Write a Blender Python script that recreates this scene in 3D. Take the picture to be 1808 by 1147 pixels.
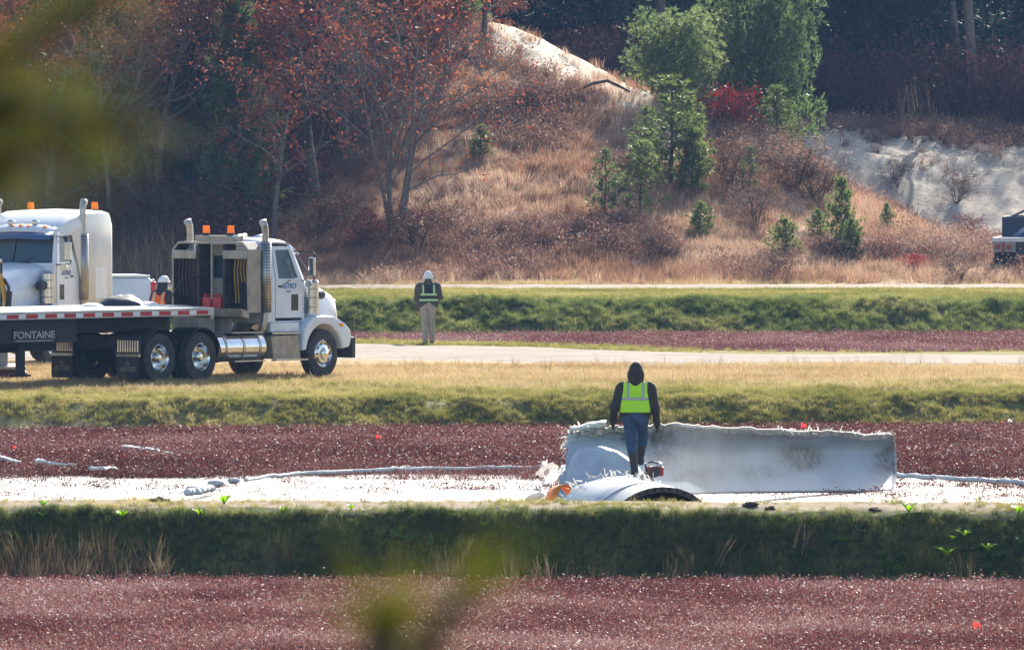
import bpy, bmesh, math, random
import numpy as np
from mathutils import Vector, Matrix, Euler, Quaternion

SC = bpy.context.scene
for _o in list(bpy.data.objects):
    bpy.data.objects.remove(_o)

# ---------------------------------------------------------------- camera
FPX = 16200.0            # focal length in pixels of the 1808 px wide photograph
HC = 6.6                 # camera height above the bog
PITCH = math.atan(407.5 / FPX)
cam_d = bpy.data.cameras.new('camera')
cam = bpy.data.objects.new('camera', cam_d)
SC.collection.objects.link(cam)
cam.location = (0, 0, HC)
cam.rotation_euler = (math.pi / 2 - PITCH, 0, 0)
cam_d.sensor_width = 36.0
cam_d.lens = 36.0 * FPX / 1808.0
cam_d.clip_start = 0.5
cam_d.clip_end = 4000
cam_d.dof.use_dof = True
cam_d.dof.focus_distance = 178
cam_d.dof.aperture_fstop = 18.0
SC.camera = cam

# ---------------------------------------------------------------- sky and sun
SUN_AZ, SUN_EL = math.radians(14), math.radians(30)
world = bpy.data.worlds.new('World')
SC.world = world
world.use_nodes = True
wn = world.node_tree
sky = wn.nodes.new('ShaderNodeTexSky')
sky.sky_type = 'NISHITA'
sky.sun_disc = False
sky.sun_elevation = SUN_EL
sky.sun_rotation = SUN_AZ
sky.air_density = 1.0
sky.dust_density = 1.5
bg = wn.nodes['Background']
bg.inputs[1].default_value = 0.12
wn.links.new(sky.outputs[0], bg.inputs[0])
SUN_DIR = Vector((math.sin(SUN_AZ) * math.cos(SUN_EL), math.cos(SUN_AZ) * math.cos(SUN_EL), math.sin(SUN_EL)))
sl = bpy.data.lights.new('sun', 'SUN')
sl.energy = 5.0
sl.angle = math.radians(0.5)
sl.color = (1.0, 0.94, 0.85)
sun = bpy.data.objects.new('sun', sl)
SC.collection.objects.link(sun)
sun.location = (0, 0, 60)
sun.rotation_euler = SUN_DIR.to_track_quat('Z', 'Y').to_euler()

# ---------------------------------------------------------------- picture settings
SC.view_settings.view_transform = 'Standard'
SC.view_settings.look = 'None'
SC.view_settings.gamma = 1
SC.view_settings.use_curve_mapping = False
SC.view_settings.exposure = 1.04
SC.render.engine = 'CYCLES'
SC.cycles.use_denoising = True
SC.cycles.max_bounces = 6
SC.cycles.diffuse_bounces = 3
SC.cycles.glossy_bounces = 3
SC.cycles.transmission_bounces = 6
SC.cycles.transparent_max_bounces = 8
SC.cycles.volume_bounces = 0
SC.cycles.sample_clamp_indirect = 4.0
SC.cycles.use_adaptive_sampling = True
SC.cycles.adaptive_threshold = 0.015
SC.cycles.caustics_reflective = False
SC.cycles.caustics_refractive = False
# ================================================================ helpers
def P(px, py, d):
    """point at depth d (world Y) along the ray through a pixel"""
    cp, sp = math.cos(PITCH), math.sin(PITCH)
    a, b = (px - 904.0) / FPX, -(py - 573.5) / FPX
    v = Vector((a, cp + b * sp, -sp + b * cp))
    v *= d / v.y
    return Vector((v.x, v.y, HC + v.z))

def XW(px, d):
    return (px - 904.0) / FPX * d

_perm = np.random.RandomState(7).rand(4096)
def _h(ix, iy, s):
    return _perm[(ix * 73 + iy * 1931 + s * 577 + (ix * iy) % 97 * 31) % 4096]
def vnoise(x, y, s=0):
    x = np.asarray(x, float); y = np.asarray(y, float)
    ix, iy = np.floor(x).astype(np.int64), np.floor(y).astype(np.int64)
    fx, fy = x - ix, y - iy
    fx = fx * fx * (3 - 2 * fx); fy = fy * fy * (3 - 2 * fy)
    a = _h(ix, iy, s); b = _h(ix + 1, iy, s); c = _h(ix, iy + 1, s); d = _h(ix + 1, iy + 1, s)
    return (a * (1 - fx) + b * fx) * (1 - fy) + (c * (1 - fx) + d * fx) * fy
def fbm(x, y, s=0, o=4):
    t = 0; a = 0.5; n = 0
    for i in range(o):
        t = t + a * vnoise(x * 2 ** i + i * 17.3, y * 2 ** i + i * 9.1, s + i); n += a; a *= 0.5
    return t / n
def sstep(a, b, x):
    t = np.clip((np.asarray(x, float) - a) / (b - a), 0, 1)
    return t * t * (3 - 2 * t)

# ---------------------------------------------------------------- materials
MATS = {}
def nmat(name):
    m = bpy.data.materials.new(name); m.use_nodes = True
    nt = m.node_tree
    return m, nt, nt.nodes['Principled BSDF'], nt.nodes['Material Output']
def mat(name, col, rough=0.6, metal=0.0, spec=0.5, var=0.12, scale=3.0, bump=0.0, dirt=None, dirt_amt=0.0, coat=0.0, trans=0.0):
    """painted / plain surface: base colour with uneven wear, optional dirt patches and bump"""
    if name in MATS: return MATS[name]
    m, nt, b, out = nmat(name)
    L = nt.links.new
    tc = nt.nodes.new('ShaderNodeTexCoord')
    nz = nt.nodes.new('ShaderNodeTexNoise'); nz.inputs['Scale'].default_value = scale; nz.inputs['Detail'].default_value = 6
    L(tc.outputs['Object'], nz.inputs['Vector'])
    mr = nt.nodes.new('ShaderNodeMapRange'); mr.inputs[1].default_value = 0.3; mr.inputs[2].default_value = 0.7
    mr.inputs[3].default_value = 1 - var; mr.inputs[4].default_value = 1 + var
    L(nz.outputs['Fac'], mr.inputs[0])
    hs = nt.nodes.new('ShaderNodeHueSaturation'); hs.inputs['Color'].default_value = (*col, 1)
    L(mr.outputs[0], hs.inputs['Value'])
    col_out = hs.outputs[0]
    if dirt_amt > 0:
        n2 = nt.nodes.new('ShaderNodeTexNoise'); n2.inputs['Scale'].default_value = scale * 0.7; n2.inputs['Detail'].default_value = 9; n2.inputs['Roughness'].default_value = .65
        L(tc.outputs['Object'], n2.inputs['Vector'])
        r2 = nt.nodes.new('ShaderNodeMapRange'); r2.inputs[1].default_value = 0.45; r2.inputs[2].default_value = 0.75
        r2.inputs[3].default_value = 0; r2.inputs[4].default_value = dirt_amt
        L(n2.outputs['Fac'], r2.inputs[0])
        mx = nt.nodes.new('ShaderNodeMix'); mx.data_type = 'RGBA'
        L(r2.outputs[0], mx.inputs[0]); L(col_out, mx.inputs[6]); mx.inputs[7].default_value = (*(dirt or (.1, .08, .05)), 1)
        col_out = mx.outputs[2]
    L(col_out, b.inputs['Base Color'])
    b.inputs['Roughness'].default_value = rough
    b.inputs['Metallic'].default_value = metal
    b.inputs['Specular IOR Level'].default_value = spec
    b.inputs['Coat Weight'].default_value = coat
    if bump:
        bp = nt.nodes.new('ShaderNodeBump'); bp.inputs['Strength'].default_value = bump; bp.inputs['Distance'].default_value = .02
        L(nz.outputs['Fac'], bp.inputs['Height']); L(bp.outputs[0], b.inputs['Normal'])
    MATS[name] = m
    return m
def glassmat(name, tint, alpha=0.35, rough=0.05):
    if name in MATS: return MATS[name]
    m, nt, b, out = nmat(name)
    b.inputs['Base Color'].default_value = (*tint, 1); b.inputs['Roughness'].default_value = rough
    b.inputs['Specular IOR Level'].default_value = 0.8
    tr = nt.nodes.new('ShaderNodeBsdfTransparent'); tr.inputs[0].default_value = (*[0.5 + .5 * t for t in tint], 1)
    mx = nt.nodes.new('ShaderNodeMixShader'); mx.inputs[0].default_value = 1 - alpha
    nt.links.new(tr.outputs[0], mx.inputs[1]); nt.links.new(b.outputs[0], mx.inputs[2])
    nt.links.new(mx.outputs[0], out.inputs[0])
    MATS[name] = m
    return m
def lampmat(name, col, e):
    if name in MATS: return MATS[name]
    m, nt, b, out = nmat(name)
    b.inputs['Base Color'].default_value = (*col, 1); b.inputs['Roughness'].default_value = .25
    tl = nt.nodes.new('ShaderNodeBsdfTranslucent'); tl.inputs[0].default_value = (*col, 1)
    mx = nt.nodes.new('ShaderNodeMixShader'); mx.inputs[0].default_value = e
    nt.links.new(b.outputs[0], mx.inputs[1]); nt.links.new(tl.outputs[0], mx.inputs[2]); nt.links.new(mx.outputs[0], out.inputs[0])
    MATS[name] = m
    return m
def leafmat(name, cols, transl=0.4, rough=0.45, spec=0.4, pscale=0.12, patch=0.25, tmul=1.25, tint=None):
    """foliage: colour picked per leaf and per plant from a ramp, patches by place, light shining through"""
    if name in MATS: return MATS[name]
    m, nt, b, out = nmat(name)
    L = nt.links.new
    at = nt.nodes.new('ShaderNodeAttribute'); at.attribute_name = 'rnd'
    oi = nt.nodes.new('ShaderNodeObjectInfo')
    geo = nt.nodes.new('ShaderNodeNewGeometry')
    nz = nt.nodes.new('ShaderNodeTexNoise'); nz.inputs['Scale'].default_value = pscale; nz.inputs['Detail'].default_value = 5
    L(geo.outputs['Position'], nz.inputs['Vector'])
    a1 = nt.nodes.new('ShaderNodeMath'); a1.operation = 'MULTIPLY'; a1.inputs[1].default_value = 0.55; L(at.outputs['Fac'], a1.inputs[0])
    a2 = nt.nodes.new('ShaderNodeMath'); a2.operation = 'MULTIPLY_ADD'; a2.inputs[1].default_value = 0.45; L(oi.outputs['Random'], a2.inputs[0]); L(a1.outputs[0], a2.inputs[2])
    mr = nt.nodes.new('ShaderNodeMapRange'); mr.inputs[1].default_value = .3; mr.inputs[2].default_value = .7; mr.inputs[3].default_value = -patch; mr.inputs[4].default_value = patch
    L(nz.outputs['Fac'], mr.inputs[0])
    a3 = nt.nodes.new('ShaderNodeMath'); a3.operation = 'ADD'; L(a2.outputs[0], a3.inputs[0]); L(mr.outputs[0], a3.inputs[1])
    cr = nt.nodes.new('ShaderNodeValToRGB')
    el = cr.color_ramp.elements
    while len(el) < len(cols): el.new(0.5)
    for i, c in enumerate(cols):
        el[i].position = 0.08 + 0.84 * i / max(1, len(cols) - 1); el[i].color = (*c, 1)
    L(a3.outputs[0], cr.inputs[0])
    L(cr.outputs[0], b.inputs['Base Color'])
    b.inputs['Roughness'].default_value = rough; b.inputs['Specular IOR Level'].default_value = spec
    tl = nt.nodes.new('ShaderNodeBsdfTranslucent')
    hs = nt.nodes.new('ShaderNodeHueSaturation'); hs.inputs['Value'].default_value = tmul; hs.inputs['Saturation'].default_value = 1.1
    L(cr.outputs[0], hs.inputs['Color']); L(hs.outputs[0], tl.inputs[0])
    mx = nt.nodes.new('ShaderNodeMixShader'); mx.inputs[0].default_value = transl
    L(b.outputs[0], mx.inputs[1]); L(tl.outputs[0], mx.inputs[2]); L(mx.outputs[0], out.inputs[0])
    MATS[name] = m
    return m

# ---------------------------------------------------------------- mesh building
class MB:
    def __init__(s): s.v = []; s.f = []; s.mi = []; s.cur = 0
    def add(s, vs, fs):
        o = len(s.v); s.v += [tuple(v) for v in vs]
        for f in fs: s.f.append([i + o for i in f]); s.mi.append(s.cur)
        return s
    def box(s, lo, hi, M=None, taper=None):
        x0, y0, z0 = lo; x1, y1, z1 = hi
        vs = [Vector(p) for p in ((x0, y0, z0), (x1, y0, z0), (x1, y1, z0), (x0, y1, z0), (x0, y0, z1), (x1, y0, z1), (x1, y1, z1), (x0, y1, z1))]
        if M: vs = [M @ v for v in vs]
        return s.add(vs, [(0, 3, 2, 1), (4, 5, 6, 7), (0, 1, 5, 4), (1, 2, 6, 5), (2, 3, 7, 6), (3, 0, 4, 7)])
    def cyl(s, a, b, r0, r1=None, n=12, caps=True):
        r1 = r0 if r1 is None else r1
        a, b = Vector(a), Vector(b)
        q = (b - a).to_track_quat('Z', 'Y')
        vs = []
        for p, r in ((a, r0), (b, r1)):
            for i in range(n):
                t = 2 * math.pi * i / n
                vs.append(p + q @ Vector((r * math.cos(t), r * math.sin(t), 0)))
        fs = [(i, (i + 1) % n, n + (i + 1) % n, n + i) for i in range(n)]
        if caps: fs += [tuple(range(n))[::-1], tuple(range(n, 2 * n))]
        return s.add(vs, fs)
    def tube(s, pts, r, n=8, caps=True):
        pts = [Vector(p) for p in pts]
        rs = r if isinstance(r, (list, tuple)) else [r] * len(pts)
        vs = []; up = None
        for i, p in enumerate(pts):
            t = (pts[min(i + 1, len(pts) - 1)] - pts[max(i - 1, 0)]).normalized()
            if up is None:
                up = t.orthogonal().normalized()
            up = (up - t * up.dot(t)).normalized()
            w = t.cross(up)
            for k in range(n):
                a = 2 * math.pi * k / n
                vs.append(p + (up * math.cos(a) + w * math.sin(a)) * rs[i])
        fs = []
        for i in range(len(pts) - 1):
            for k in range(n):
                fs.append((i * n + k, i * n + (k + 1) % n, (i + 1) * n + (k + 1) % n, (i + 1) * n + k))
        if caps:
            fs += [tuple(range(n))[::-1], tuple(range((len(pts) - 1) * n, len(pts) * n))]
        return s.add(vs, fs)
    def lathe(s, prof, n=28, M=None, a0=0, a1=2 * math.pi, close=True):
        """prof: (r, h) pairs turned about local Y"""
        vs = []; full = abs(a1 - a0 - 2 * math.pi) < 1e-6
        m = n if full else n + 1
        for i in range(m):
            a = a0 + (a1 - a0) * i / n
            for r, h in prof:
                v = Vector((r * math.cos(a), h, r * math.sin(a)))
                vs.append(M @ v if M else v)
        k = len(prof); fs = []
        for i in range(n):
            j = (i + 1) % m
            for q in range(k - 1):
                fs.append((i * k + q, i * k + q + 1, j * k + q + 1, j * k + q))
        return s.add(vs, fs)
    def prism(s, outline, h0, h1, axis='y', M=None, scale1=None):
        """outline of (u, w) pairs in the plane across axis, extruded from h0 to h1"""
        n = len(outline); vs = []
        for h in (h0, h1):
            for (u, w) in outline:
                v = Vector((u, h, w)) if axis == 'y' else (Vector((h, u, w)) if axis == 'x' else Vector((u, w, h)))
                vs.append(M @ v if M else v)
        fs = [(i, (i + 1) % n, n + (i + 1) % n, n + i) for i in range(n)]
        fs += [tuple(range(n))[::-1], tuple(range(n, 2 * n))]
        return s.add(vs, fs)
    def grid(s, pts):
        """pts[i][j] -> quads"""
        nu, nv = len(pts), len(pts[0])
        vs = [p for row in pts for p in row]
        fs = [(i * nv + j, i * nv + j + 1, (i + 1) * nv + j + 1, (i + 1) * nv + j) for i in range(nu - 1) for j in range(nv - 1)]
        return s.add(vs, fs)
    def build(s, name, mats, parent=None, smooth=False, bevel=0.0, solid=0.0, auto=None, fix=True):
        me = bpy.data.meshes.new(name)
        me.from_pydata([tuple(v) for v in s.v], [], s.f)
        mats = mats if isinstance(mats, (list, tuple)) else [mats]
        for m in mats: me.materials.append(m)
        me.polygons.foreach_set('material_index', s.mi)
        if fix:
            bm = bmesh.new(); bm.from_mesh(me); bmesh.ops.recalc_face_normals(bm, faces=bm.faces); bm.to_mesh(me); bm.free()
        if smooth: me.polygons.foreach_set('use_smooth', [True] * len(me.polygons))
        if auto:
            me.polygons.foreach_set('use_smooth', [True] * len(me.polygons))
            me.set_sharp_from_angle(angle=math.radians(auto))
        o = bpy.data.objects.new(name, me)
        SC.collection.objects.link(o)
        if parent: o.parent = parent
        if solid:
            md = o.modifiers.new('thick', 'SOLIDIFY'); md.thickness = solid; md.offset = 0
        if bevel:
            md = o.modifiers.new('bevel', 'BEVEL'); md.width = bevel; md.segments = 2; md.limit_method = 'ANGLE'; md.angle_limit = math.radians(35)
        return o

def npmesh(name, verts, faces, mats, parent=None, rnd=None, mi=None, smooth=False, link=True):
    """mesh from numpy arrays; faces (N,3) or (N,4)"""
    me = bpy.data.meshes.new(name)
    verts = np.asarray(verts, np.float32); faces = np.asarray(faces, np.int32)
    k = faces.shape[1]
    me.vertices.add(len(verts)); me.vertices.foreach_set('co', verts.ravel())
    me.loops.add(faces.size); me.loops.foreach_set('vertex_index', faces.ravel())
    me.polygons.add(len(faces)); me.polygons.foreach_set('loop_start', np.arange(0, faces.size, k, dtype=np.int32))
    me.update(calc_edges=True)
    mats = mats if isinstance(mats, (list, tuple)) else [mats]
    for m in mats: me.materials.append(m)
    if mi is not None: me.polygons.foreach_set('material_index', np.asarray(mi, np.int32))
    if rnd is not None:
        a = me.attributes.new('rnd', 'FLOAT', 'FACE'); a.data.foreach_set('value', np.asarray(rnd, np.float32))
    if smooth: me.polygons.foreach_set('use_smooth', np.ones(len(faces), bool))
    me.validate()
    o = bpy.data.objects.new(name, me)
    if link: SC.collection.objects.link(o)
    if parent: o.parent = parent
    return o

def tag(o, label=None, cat=None, group=None, kind=None):
    if label: o['label'] = label
    if cat: o['category'] = cat
    if group: o['group'] = group
    if kind: o['kind'] = kind
    return o
def empty(name, loc=(0, 0, 0), rz=0.0, label=None, cat=None, group=None, M=None):
    o = bpy.data.objects.new(name, None)
    SC.collection.objects.link(o)
    o.empty_display_size = 0.2
    if M is not None: o.matrix_world = M
    else:
        o.location = loc; o.rotation_euler = (0, 0, rz)
    return tag(o, label, cat, group)
def copy_tree(o, parent=None):
    c = o.copy(); SC.collection.objects.link(c); c.parent = parent
    for ch in list(o.children): copy_tree(ch, c)
    return c
def lettering(name, text, size, material, parent, M, extrude=0.002, shear=0.0, sx=1.0):
    cu = bpy.data.curves.new(name, 'FONT'); cu.body = text; cu.size = size; cu.extrude = extrude
    cu.align_x = 'CENTER'; cu.align_y = 'CENTER'; cu.shear = shear; cu.offset = size * .012
    t = bpy.data.objects.new('tmp', cu); SC.collection.objects.link(t)
    bpy.context.view_layer.update()
    me = bpy.data.meshes.new_from_object(t.evaluated_get(bpy.context.evaluated_depsgraph_get()))
    bpy.data.objects.remove(t)
    me.name = name
    me.transform(M @ Matrix.Diagonal((sx, 1, 1, 1)))
    me.materials.clear(); me.materials.append(material)
    o = bpy.data.objects.new(name, me); SC.collection.objects.link(o); o.parent = parent
    return o
def basis(xa, ya, loc):
    """matrix whose local x and y run along xa, ya"""
    xa = Vector(xa).normalized(); ya = Vector(ya).normalized(); za = xa.cross(ya)
    M = Matrix((xa, ya, za)).transposed().to_4x4(); M.translation = Vector(loc)
    return M
# ================================================================ terrain
def warp(X, Y):
    """the dikes run slightly aslant to the picture"""
    pxr = X / np.maximum(Y, 20) * FPX / 904.0           # -1..1 across the frame
    wob = (fbm(X * .12, Y * .03, 31, 3) - .5)
    w2 = sstep(165, 178, Y) * (1 - sstep(186, 198, Y))
    w3 = sstep(204, 214, Y) * (1 - sstep(236, 248, Y))
    w4 = sstep(246, 254, Y) * (1 - sstep(262, 274, Y))
    w1 = sstep(118, 124, Y) * (1 - sstep(134, 142, Y))
    s = w2 * (-1.6 * pxr + 1.2 * wob) + w3 * (-2.6 + 10.0 * sstep(-.35, .6, pxr) + wob) + w4 * (-1.0 * pxr + 1.2 * wob) + w1 * (0.5 * pxr + .7 * wob)
    return s
_PY = [-60, 1, 4, 24, 30, 126.5, 127.7, 130.2, 132.6, 140, 150, 157.2, 160.5, 172, 180.8, 182.4, 190, 209.5, 221.5, 226, 231, 234, 255.2, 257.6, 267, 278]
_PZ = [5.0, 5.0, 4.7, .4, -.23, -.23, .79, .83, -.35, -.30, -.13, -.07, .05, .02, -.13, .53, .66, .50, .49, .46, -.1, -.2, -.2, .74, .88, .95]
def C(px, py, d):
    p = P(px, py, d); return (p.x, p.y, p.z)
def W(px, d, z): return (XW(px, d), d, z)
_ctl = [W(p, d, z) for p in (-600, -250, 0, 300, 600, 850, 1100, 1350, 1600, 1808, 2100, 2500) for d, z in ((272, .93), (278, .98))]
_ctl += [W(-600, 300, 1.6), W(0, 300, 1.7), W(300, 300, 1.9), W(520, 300, 2.6), W(-600, 345, 3.6), W(0, 340, 3.6), W(300, 340, 4.2), W(560, 335, 6.0),
         W(-700, 440, 6), W(0, 440, 6), W(500, 440, 6.5),
         C(720, 440, 283), C(770, 350, 288.5), C(805, 260, 294), C(840, 170, 299), C(868, 95, 304), C(890, 52, 307), C(810, 45, 307), C(700, 80, 308), C(640, 200, 300), C(650, 330, 291),
         C(950, 85, 306), C(1010, 115, 305), C(1070, 138, 304), C(1130, 160, 303), C(1200, 182, 302), C(1260, 203, 301), C(1330, 238, 300), C(1400, 292, 298),
         C(1450, 345, 295), C(1510, 395, 292), C(1600, 428, 288), C(1700, 458, 284.5),
         C(950, 200, 298), C(950, 320, 290), C(950, 430, 283), C(1100, 260, 297), C(1100, 360, 289), C(1100, 440, 283), C(1250, 300, 294), C(1250, 400, 287), C(1250, 455, 282.5),
         C(1400, 400, 289), C(1400, 462, 282.5), C(1530, 452, 284),
         W(800, 325, 6.6), W(890, 322, 6.5), W(1010, 319, 6.0), W(1130, 318, 5.3), W(1260, 316, 4.4), W(1400, 312, 2.3), W(1510, 308, 1.5), W(1620, 304, 1.3), W(1750, 300, 1.25), W(1900, 296, 1.2), W(2300, 300, 1.3),
         W(1500, 322, 1.5), W(1650, 318, 1.4), W(1808, 317, 1.4), W(2000, 317, 1.4), W(2400, 322, 1.4),
         C(1490, 400, 329), C(1600, 415, 327), C(1700, 425, 326), C(1808, 430, 326), C(2000, 430, 326),
         C(1400, 245, 340), C(1480, 243, 341), C(1560, 250, 341), C(1650, 246, 342), C(1730, 256, 342), C(1808, 262, 342), C(2000, 265, 342), C(2400, 265, 342),
         W(1330, 345, 5.2), W(900, 350, 5.8), W(1200, 352, 5.3), W(1500, 356, 5.1), W(1808, 356, 5.0), W(2300, 356, 5.0),
         W(900, 430, 6), W(1300, 430, 6), W(1808, 430, 6), W(2400, 430, 6)]
_ctl = np.array(_ctl)
def _tps_fit(c):
    n = len(c); d = np.hypot(c[:, None, 0] - c[None, :, 0], c[:, None, 1] - c[None, :, 1])
    K = np.where(d > 0, d * d * np.log(d + 1e-9), 0) + np.eye(n) * 1.5
    Pm = np.c_[np.ones(n), c[:, :2]]
    A = np.block([[K, Pm], [Pm.T, np.zeros((3, 3))]])
    return np.linalg.solve(A, np.r_[c[:, 2], 0, 0, 0])
_tw = _tps_fit(_ctl)
def _tps(X, Y):
    out = np.full(X.shape, _tw[-3]) + _tw[-2] * X + _tw[-1] * Y
    for i, (cx, cy, _) in enumerate(_ctl):
        d2 = (X - cx) ** 2 + (Y - cy) ** 2 + 1e-9
        out += _tw[i] * d2 * 0.5 * np.log(d2)
    return out
def TZ(X, Y):
    X = np.atleast_1d(np.asarray(X, float)); Y = np.atleast_1d(np.asarray(Y, float))
    X, Y = np.broadcast_arrays(X, Y)
    Ye = Y + warp(X, Y)
    z = np.interp(Ye, _PY, _PZ)
    # uneven banks
    bk = (sstep(125.5, 126.6, Ye) * (1 - sstep(127.6, 131, Ye)) * .12 + sstep(180.4, 181.5, Ye) * (1 - sstep(184, 190, Ye)) * .16
          + sstep(254.5, 256, Ye) * (1 - sstep(258, 262, Ye)) * .2)
    z = z + bk * (fbm(X * 1.4, Y * 1.4, 3, 3) - .5) * 1.6
    z = z + .05 * (fbm(X * .5, Y * .35, 5, 3) - .5) * sstep(131, 140, Y) + .03 * (fbm(X * 1.5, Y * 1.0, 8, 2) - .5) * sstep(183, 186, Y)
    m = Y > 268
    if m.any():
        xe = np.clip(X[m], -45, 50); ye = np.clip(Y[m], 0, 440)
        h = _tps(xe, ye)
        h = h + (fbm(X[m] * .35, Y[m] * .35, 11, 4) - .5) * .7 * sstep(279, 286, Y[m])
        h = h + (fbm(X[m] * 1.3, Y[m] * .9, 12, 3) - .5) * .22 * sstep(279, 283, Y[m])
        t = sstep(270, 278, Y[m])
        z = z.copy(); z[m] = z[m] * (1 - t) + h * t
    # far away the land levels out
    t = sstep(60, 110, np.abs(X)) * sstep(268, 290, Y)
    z = z * (1 - t) + 5.0 * t
    return z
def tz(x, y): return float(TZ(x, y)[0])
def G(px, py, d0, d1):
    """where the ray through a pixel meets the ground between depths d0 and d1"""
    ds = np.linspace(d0, d1, 1200)
    pts = np.array([P(px, py, 1.0)]) - np.array([[0, 0, HC]])
    X = pts[0, 0] * ds; Z = HC + pts[0, 2] * ds
    below = np.where(Z <= TZ(X, ds))[0]
    d = ds[below[0]] if len(below) else d1
    return Vector((XW(px, d), d, tz(XW(px, d), d)))

_us = np.linspace(-1, 1, 300)
_us = np.concatenate([[-1.0 - q for q in (12, 5, 2, .8, .3, .1)], _us, [1.0 + q for q in (.1, .3, .8, 2, 5, 12)]])
_ys = np.concatenate([np.arange(-60, 96, 3.0), np.arange(98, 124, .8), np.arange(124, 134, .16), np.arange(134, 176, .5), np.arange(176, 192, .22), np.arange(192, 250, .5),
                      np.arange(250, 262, .25), np.arange(262, 346, .4), np.arange(346, 440, 3), [450, 470, 500, 560, 640]])
UU, YY = np.meshgrid(_us, _ys)
XX = UU * (np.maximum(YY, 40) * .066 + 4)
XX = np.where(np.abs(UU) > 1, np.sign(UU) * ((np.maximum(YY, 40) * .066 + 4) + (np.abs(UU) - 1) * 24), XX)
ZZ = TZ(XX.ravel(), YY.ravel()).reshape(XX.shape)
nr, nc = XX.shape
idx = np.arange(nr * nc).reshape(nr, nc)
gf = np.stack([idx[:-1, :-1], idx[:-1, 1:], idx[1:, 1:], idx[1:, :-1]], -1).reshape(-1, 4)

def ground_cols(X, Y, Z):
    Ye = Y + warp(X, Y)
    n1 = fbm(X * .6, Y * .25, 41, 4); n2 = fbm(X * .25, Y * .12, 44, 4); n3 = fbm(X * 2.2, Y * 1.2, 47, 3)
    col = np.zeros((len(X), 3)); col[:] = (.10, .085, .03)
    def put(c, w):
        w = np.clip(w, 0, 1)[:, None]; col[:] = col * (1 - w) + np.array(c) * w
    put((.085, .028, .026), sstep(95, 100, Ye))                                         # bog
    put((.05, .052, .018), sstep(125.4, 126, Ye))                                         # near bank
    put((.085, .06, .04), sstep(125.4, 126, Ye) * sstep(1470, 1530, X / np.maximum(Y, 20) * FPX + 904) * (1 - sstep(1590, 1660, X / np.maximum(Y, 20) * FPX + 904)) * sstep(.3, .45, n1))
    put((.30, .23, .15), sstep(128.0, 128.6, Ye + (n3 - .5) * .8))
    put((.07, .045, .035), sstep(131.4, 132.4, Ye))                                        # mud under water
    put((.085, .028, .026), sstep(157, 159, Ye + (n1 - .5) * 3))
    put((.17, .155, .06), sstep(180.6, 181.2, Ye))                                         # second bank
    put((.15, .11, .06), sstep(180.6, 181.2, Ye) * sstep(.55, .68, n3))
    put((.40, .28, .13), sstep(184, 190, Ye + (n1 - .5) * 8))                             # dry shoulder
    put((.36, .28, .17), sstep(186, 190, Ye) * sstep(.55, .75, n2))
    put((.50, .41, .31), sstep(207.5, 210.5, Ye + (n2 - .5) * 4))                          # road
    put((.40, .31, .21), sstep(208, 212, Ye) * sstep(.5, .7, fbm(X * .1, Y * 1.4, 51, 3)))
    put((.22, .19, .055), sstep(222, 223.5, Ye + (n1 - .5) * 2))                           # verge
    put((.085, .028, .026), sstep(229.5, 231, Ye))
    put((.08, .09, .025), sstep(254.3, 255.2, Ye))                                         # third bank
    put((.16, .12, .07), sstep(254.3, 255.2, Ye) * sstep(.6, .7, n3))
    put((.29, .27, .09), sstep(257.6, 258.6, Ye))
    put((.50, .41, .31), sstep(267.4, 268.6, Ye + (n1 - .5) * 1.0))                        # track
    put((.33, .23, .13), sstep(273, 275.5, Ye + (n1 - .5) * 5))                            # hill foot
    put((.36, .22, .14), sstep(277, 282, Y + (n1 - .5) * 8))
    h = sstep(277, 281, Y)
    put((.50, .33, .22), h * sstep(.45, .62, n1))
    put((.42, .34, .26), h * sstep(.68, .76, n2 * .6 + n3 * .4))                           # bare sandy spots
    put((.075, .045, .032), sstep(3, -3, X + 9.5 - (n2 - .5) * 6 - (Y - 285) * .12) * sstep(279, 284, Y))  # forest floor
    pxr = X / Y * FPX + 904
    # sandy crest of the mound and the pit
    crest = sstep(299.5, 302.5, Y + (n1 - .5) * 4 + (pxr - 1000) * .012) * (1 - sstep(312, 318, Y)) * sstep(845, 875, pxr) * (1 - sstep(1140, 1200, pxr))
    put((.66, .58, .46), crest)
    put((.35, .295, .235), sstep(1380, 1420, pxr) * sstep(303, 310, Y) * (1 - sstep(342, 345, Y + (n1 - .5) * 4)))
    put((.48, .41, .325), sstep(1380, 1420, pxr) * sstep(320, 325, Y) * (1 - sstep(341, 344, Y)) * sstep(.48, .62, fbm(X * .4 + Y * .3, Y * .1, 61, 4)))
    put((.50, .43, .34), sstep(1530, 1600, pxr) * sstep(284, 287, Y) * (1 - sstep(300, 306, Y)) * sstep(.35, .5, n1))
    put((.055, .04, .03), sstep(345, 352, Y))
    return col
gcol = ground_cols(XX.ravel(), YY.ravel(), ZZ.ravel())
m, nt, b, out = nmat('ground_cover')
at = nt.nodes.new('ShaderNodeAttribute'); at.attribute_name = 'soil'
geo = nt.nodes.new('ShaderNodeNewGeometry')
nz = nt.nodes.new('ShaderNodeTexNoise'); nz.inputs['Scale'].default_value = 5.0; nz.inputs['Detail'].default_value = 8; nz.inputs['Roughness'].default_value = .7
nt.links.new(geo.outputs['Position'], nz.inputs['Vector'])
mr = nt.nodes.new('ShaderNodeMapRange'); mr.inputs[1].default_value = .3; mr.inputs[2].default_value = .7; mr.inputs[3].default_value = .68; mr.inputs[4].default_value = 1.3
nt.links.new(nz.outputs['Fac'], mr.inputs[0])
hs = nt.nodes.new('ShaderNodeHueSaturation'); nt.links.new(at.outputs['Color'], hs.inputs['Color']); nt.links.new(mr.outputs[0], hs.inputs['Value'])
nt.links.new(hs.outputs[0], b.inputs['Base Color']); b.inputs['Roughness'].default_value = .95; b.inputs['Specular IOR Level'].default_value = .15
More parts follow.
